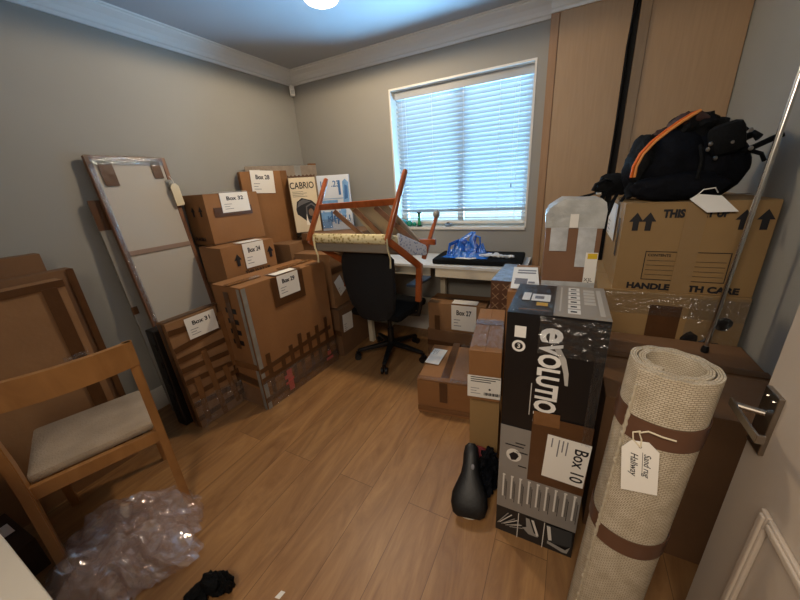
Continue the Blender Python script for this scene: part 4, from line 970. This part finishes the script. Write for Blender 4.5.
for i, (x, y, z) in enumerate(((.05, -.158, .20), (.045, -.158, .182), (.115, -.158, .20), (.16, -.158, .235), (.175, -.155, .175), (.075, -.158, .15))):
    bm = NB(); lathe(bm, [(.006, -.003), (.008, 0), (.005, .003)], 12, M=Matrix.Translation((x, y, z)) @ Matrix.Rotation(R(90), 4, 'X')); obj('buckle', bm, steel, bp_, True)
tg = thing('paper_tag', 'blank white tag tied to the backpack, hanging over the box edge', 'tag', (.50, 1.775, 1.262))
bm = NB(); prism(bm, [(-.06, .025), (-.035, .045), (.04, .035), (.095, -.03), (-.0, -.032)], 0, .0015, Matrix.Rotation(R(68), 4, 'X')); obj('card', bm, paper, tg)
bm = NB(); tube(bm, [(-.04, .012, .035), (-.025, -.002, .06), (.01, .0, .065), (.03, .03, .045)], .0022, 7); obj('string', bm, paper, tg, True)

# black pouch with straps at the left
po = thing('black_pouch', 'small black pouch with dangling straps at the left corner of the THIS WAY UP box', 'pouch', (.235, 2.03, 1.276))
bm = NB(); blob(bm, (-.045, 0, .07), (.085, .05, .055), 3, .3, 2.5, 4); obj('pouch_body', bm, black_fab, po, True)
for pts, r_ in (([(-.03, -.02, .08), (-.09, -.05, .10), (-.13, -.06, .08), (-.14, -.06, .05)], .014), ([(-.08, -.02, .05), (-.15, -.04, .03), (-.20, -.05, .018)], .012), ([(-.07, -.02, .05), (-.11, -.05, .0), (-.15, -.06, -.045)], .012), ([(-.02, -.02, .05), (-.045, -.06, .0), (-.06, -.09, -.05), (-.075, -.09, -.10)], .010), ([(.03, -.03, .06), (.0, -.10, .03), (-.02, -.13, .0)], .008)):
    bm = NB(); tube(bm, pts, [r_*.8, r_, r_*1.1, r_*1.2][:len(pts)], 8, flat=.5); obj('strap', bm, black_fab, po, True)
bm = NB(); box(bm, (-.125, -.075, .03), (-.10, -.065, .042), bev=.002); obj('buckle', bm, chrome, po)

# ------------------------------------------------------------ chrome pole
pl_ = thing('metal_pole', 'thin chrome pole leaning against the wall on the right', 'pole', (.578, 1.66, .660))
bm = NB(); tube(bm, [(0, 0, .012), (.042, 0, 1.25)], .0085, 18); obj('tube', bm, chrome, pl_, True)
bm = NB(); lathe(bm, [(.013, 0), (.014, .01), (.010, .03)], 16); obj('end_cap', bm, black_pl, pl_, True)

# ------------------------------------------------------------ rug roll
rugm = bpy.data.materials.new('woven_rug'); rugm.use_nodes = True; nt = rugm.node_tree; b = nt.nodes['Principled BSDF']; b.inputs['Roughness'].default_value = .95
tcn = nt.nodes.new('ShaderNodeTexCoord')
uvn = nt.nodes.new('ShaderNodeUVMap')
wv = nt.nodes.new('ShaderNodeTexBrick'); wv.inputs['Scale'].default_value = 1; wv.inputs['Brick Width'].default_value = .011; wv.inputs['Row Height'].default_value = .0052; wv.inputs['Mortar Size'].default_value = .0009; wv.inputs['Mortar Smooth'].default_value = 1; wv.offset = .5
nt.links.new(uvn.outputs[0], wv.inputs[0])
nz = nt.nodes.new('ShaderNodeTexNoise'); nz.inputs['Scale'].default_value = 30; nt.links.new(tcn.outputs['Object'], nz.inputs[0])
rp = nt.nodes.new('ShaderNodeValToRGB'); rp.color_ramp.elements[0].color = (*hexc('b5a78f'), 1); rp.color_ramp.elements[0].position = .3; rp.color_ramp.elements[1].color = (*hexc('c9bca6'), 1); rp.color_ramp.elements[1].position = .7
nt.links.new(nz.outputs['Fac'], rp.inputs[0])
mxx = nt.nodes.new('ShaderNodeMix'); mxx.data_type = 'RGBA'; mxx.inputs[7].default_value = (*hexc('7a6e5a'), 1); nt.links.new(wv.outputs['Fac'], mxx.inputs[0]); nt.links.new(rp.outputs[0], mxx.inputs[6]); nt.links.new(mxx.outputs[2], b.inputs['Base Color'])
bpn = nt.nodes.new('ShaderNodeBump'); bpn.inputs['Strength'].default_value = .7; bpn.inputs['Distance'].default_value = .002; bpn.invert = True; nt.links.new(wv.outputs['Fac'], bpn.inputs['Height']); nt.links.new(bpn.outputs[0], b.inputs['Normal'])
base = Vector((.208, .826, .0)); top = Vector((.253, .868, .985)); ax = (top-base); Lr = ax.length; ax.normalize()
q = Vector((0, 0, 1)).rotation_difference(ax)
rg = thing('rolled_rug', 'oatmeal woven rug rolled up and strapped, standing in the right foreground', 'rug', base, rot=q.to_euler())
bm = NB(); th = .014; r_out = .098; turns = 2.05; N = 150; uvl = bm.loops.layers.uv.new('UVMap')
a_end = R(222)
ls = []; ztop = Lr; zs = [0.03+ (ztop-.03)*k/10 for k in range(11)]
prev = None; sacc = 0
P = []
for i in range(N+1):
    t = i/N; a = a_end + t*turns*2*math.pi; r_ = r_out - t*turns*(th+.0035) + (0.006*math.exp(-t*60))
    P.append((a, r_))
V = []
for i, (a, r_) in enumerate(P):
    ca, sa = math.cos(a), math.sin(a)
    if i: sacc += abs(P[i][0]-P[i-1][0])*r_
    fr_ = .0012*math.sin(i*.9)
    V.append(([bm.verts.new((r_*ca, r_*sa, z+(fr_ if z == zs[-1] else 0))) for z in zs], [bm.verts.new(((r_-th)*ca, (r_-th)*sa, z+(fr_ if z == zs[-1] else 0))) for z in zs], sacc))
def fq(vv, uvs):
    f = bm.faces.new(vv); f.smooth = True
    for l_, uv in zip(f.loops, uvs): l_[uvl].uv = uv
for A, B_ in zip(V, V[1:]):
    for k in range(len(zs)-1):
        fq((A[0][k], B_[0][k], B_[0][k+1], A[0][k+1]), ((A[2], zs[k]), (B_[2], zs[k]), (B_[2], zs[k+1]), (A[2], zs[k+1])))
        fq((B_[1][k], A[1][k], A[1][k+1], B_[1][k+1]), ((B_[2], zs[k]), (A[2], zs[k]), (A[2], zs[k+1]), (B_[2], zs[k+1])))
    fq((A[0][-1], B_[0][-1], B_[1][-1], A[1][-1]), ((A[2], 0), (B_[2], 0), (B_[2], th), (A[2], th)))
    fq((A[1][0], B_[1][0], B_[0][0], A[0][0]), ((A[2], 0), (B_[2], 0), (B_[2], th), (A[2], th)))
for A, flip in ((V[0], 0), (V[-1], 1)):
    for k in range(len(zs)-1): fq((A[0][k], A[0][k+1], A[1][k+1], A[1][k]), ((0, zs[k]), (0, zs[k+1]), (th, zs[k+1]), (th, zs[k])))
bmesh.ops.recalc_face_normals(bm, faces=bm.faces[:])
o = obj('rug_cloth', bm, rugm, rg, True)
bm = NB()   # stitched border along the loose edge
a = P[0][0]+.05; rr_ = P[0][1]+.001
pts = [( (rr_)*math.cos(a)+.0015*math.sin(z*300), rr_*math.sin(a), z) for z in [.03+.0092*k*1.0 for k in range(101) if .03+.0092*k < Lr]]
tube(bm, pts, [.0042+.0012*math.sin(i*2.1) for i in range(len(pts))], 8); obj('stitched_edge', bm, mat('rug_binding', 'b3a791', .95, bump=.5, bscale=200), rg, True)
strapm = mat('brown_strap', '5d4030', .35, var=.1)
for zc, hw_ in ((.845, .030), (.49, .026)):
    bm = NB(); n = 48; rings = []
    for k in range(n):
        a = 2*math.pi*k/n; rr_ = r_out+.0015 - (((a-a_end) % (2*math.pi))/(2*math.pi))*(th+.0035)*.95 + .003*max(0, math.cos(a-a_end-.05))**8
        rings.append([bm.verts.new(((rr_+e)*math.cos(a), (rr_+e)*math.sin(a), zc+s*hw_+.006*math.sin(a*1)))for e, s in ((0, -1), (.002, -1), (.002, 1), (0, 1))])
    for k in range(n):
        A = rings[k]; B_ = rings[(k+1) % n]
        for j in range(4): bm.faces.new((A[j], A[(j+1) % 4], B_[(j+1) % 4], B_[j]))
    bmesh.ops.recalc_face_normals(bm, faces=bm.faces[:]); obj('strap', bm, strapm, rg, True)
# handwritten tag
tt = thing('paper_tag', 'white tag with handwriting tied to the rug roll', 'tag', (.162, .742, .828), rot=(Matrix.Rotation(R(2), 4, 'Z') @ Matrix.Rotation(R(88), 4, 'X') @ Matrix.Rotation(R(7), 4, 'Z')).to_euler())
tt.scale = (.98, 1.2, 1)
bm = NB(); prism(bm, [(.0, -.115), (.072, -.115), (.072, -.016), (.052, .004), (.018, .004), (0, -.014)], 0, .0012)
text(bm, 'Sand rug', .019, Matrix.Translation((.044, -.022, .0016)) @ RT, 1, shear=.4, width=.055); text(bm, 'Hallway', .021, Matrix.Translation((.018, -.022, .0016)) @ RT, 1, shear=.4, width=.055)
box(bm, (.0405, -.075, .0012), (.0415, -.02, .0015), 1)
disc(bm, .036, -.008, .003, .003, .0012, .0016, mi=1, n=12)
obj('card', bm, [paper, ink], tt)
bm = NB(); tube(bm, [(.036, -.008, .003), (.038, .008, .0), (.034, .02, -.004), (.05, .028, .0), (.075, .022, .004), (.10, .016, .002)], .0017, 7); tube(bm, [(.036, -.008, .003), (.022, .006, .0), (.022, .02, -.004), (.036, .026, 0)], .0017, 7); obj('string', bm, mat('cotton_string', 'd2c7ae', .9), tt, True)

# ------------------------------------------------------------ saddle and cloth by the tall black carton
sd = thing('black_saddle', 'black padded bicycle saddle leaning on cloth beside the tall black carton', 'saddle', (-.262, 1.00, .012), rot=(Matrix.Rotation(R(12), 4, 'Z') @ Matrix.Rotation(R(42), 4, 'X')).to_euler())
bm = NB(); secs = [(0, .05, .012), (.012, .068, .022), (.05, .08, .028), (.09, .077, .03), (.13, .060, .028), (.17, .043, .026), (.21, .036, .025), (.25, .036, .025), (.285, .030, .022), (.30, .015, .012)]
prev = None; n = 20
for y, hw_, ht in secs:
    ring = [bm.verts.new((hw_*math.cos(2*math.pi*k/n), y, ht*math.sin(2*math.pi*k/n)+.012*(y/.3))) for k in range(n)]
    if prev:
        for k in range(n): bm.faces.new((prev[k], prev[(k+1) % n], ring[(k+1) % n], ring[k]))
    else: bm.faces.new(list(reversed(ring)))
    prev = ring
bm.faces.new(prev); bmesh.ops.recalc_face_normals(bm, faces=bm.faces[:]); bmesh.ops.translate(bm, verts=bm.verts[:], vec=(0, 0, .03)); obj('saddle_pad', bm, mat('saddle_black', '0e0e10', .5, bump=.1, bscale=90), sd, True)
bm = NB(); tube(bm, [(.058*math.cos(a), .035-.040*math.sin(a), .008) for a in [R(10+16*k) for k in range(11)]], .0035, 8); obj('saddle_trim', bm, mat('saddle_trim', 'c9c0ae', .4), sd, True)
bm = NB(); blob(bm, (0, 0, 0.002), (.008, .012, .002), 2, 0, 1); bmesh.ops.translate(bm, verts=bm.verts[:], vec=(.01, .2, .062)); obj('saddle_badge', bm, inkg, sd, True)
bm = NB(); blob(bm, (0, 0, .06), (.055, .10, .06), 4, .45, 2.5, 3, flatbot=-.055); blob(bm, (.01, .02, .14), (.04, .05, .06), 4, .5, 3, 6)
o = obj('navy_cloth', bm, navy_fab, smooth=True); o.location = (-.235, 1.195, 0); tag(o, 'crumpled navy cloth between the saddle and the tan box', 'cloth')
bm = NB(); blob(bm, (0, 0, 0), (.04, .03, .018), 3, .5, 3, 9); o = obj('red_cloth', bm, mat('red_fabric', '6b1d22', .85), smooth=True); o.location = (-.275, 1.235, .165); tag(o, 'small dark red cloth on top of the navy cloth', 'cloth')
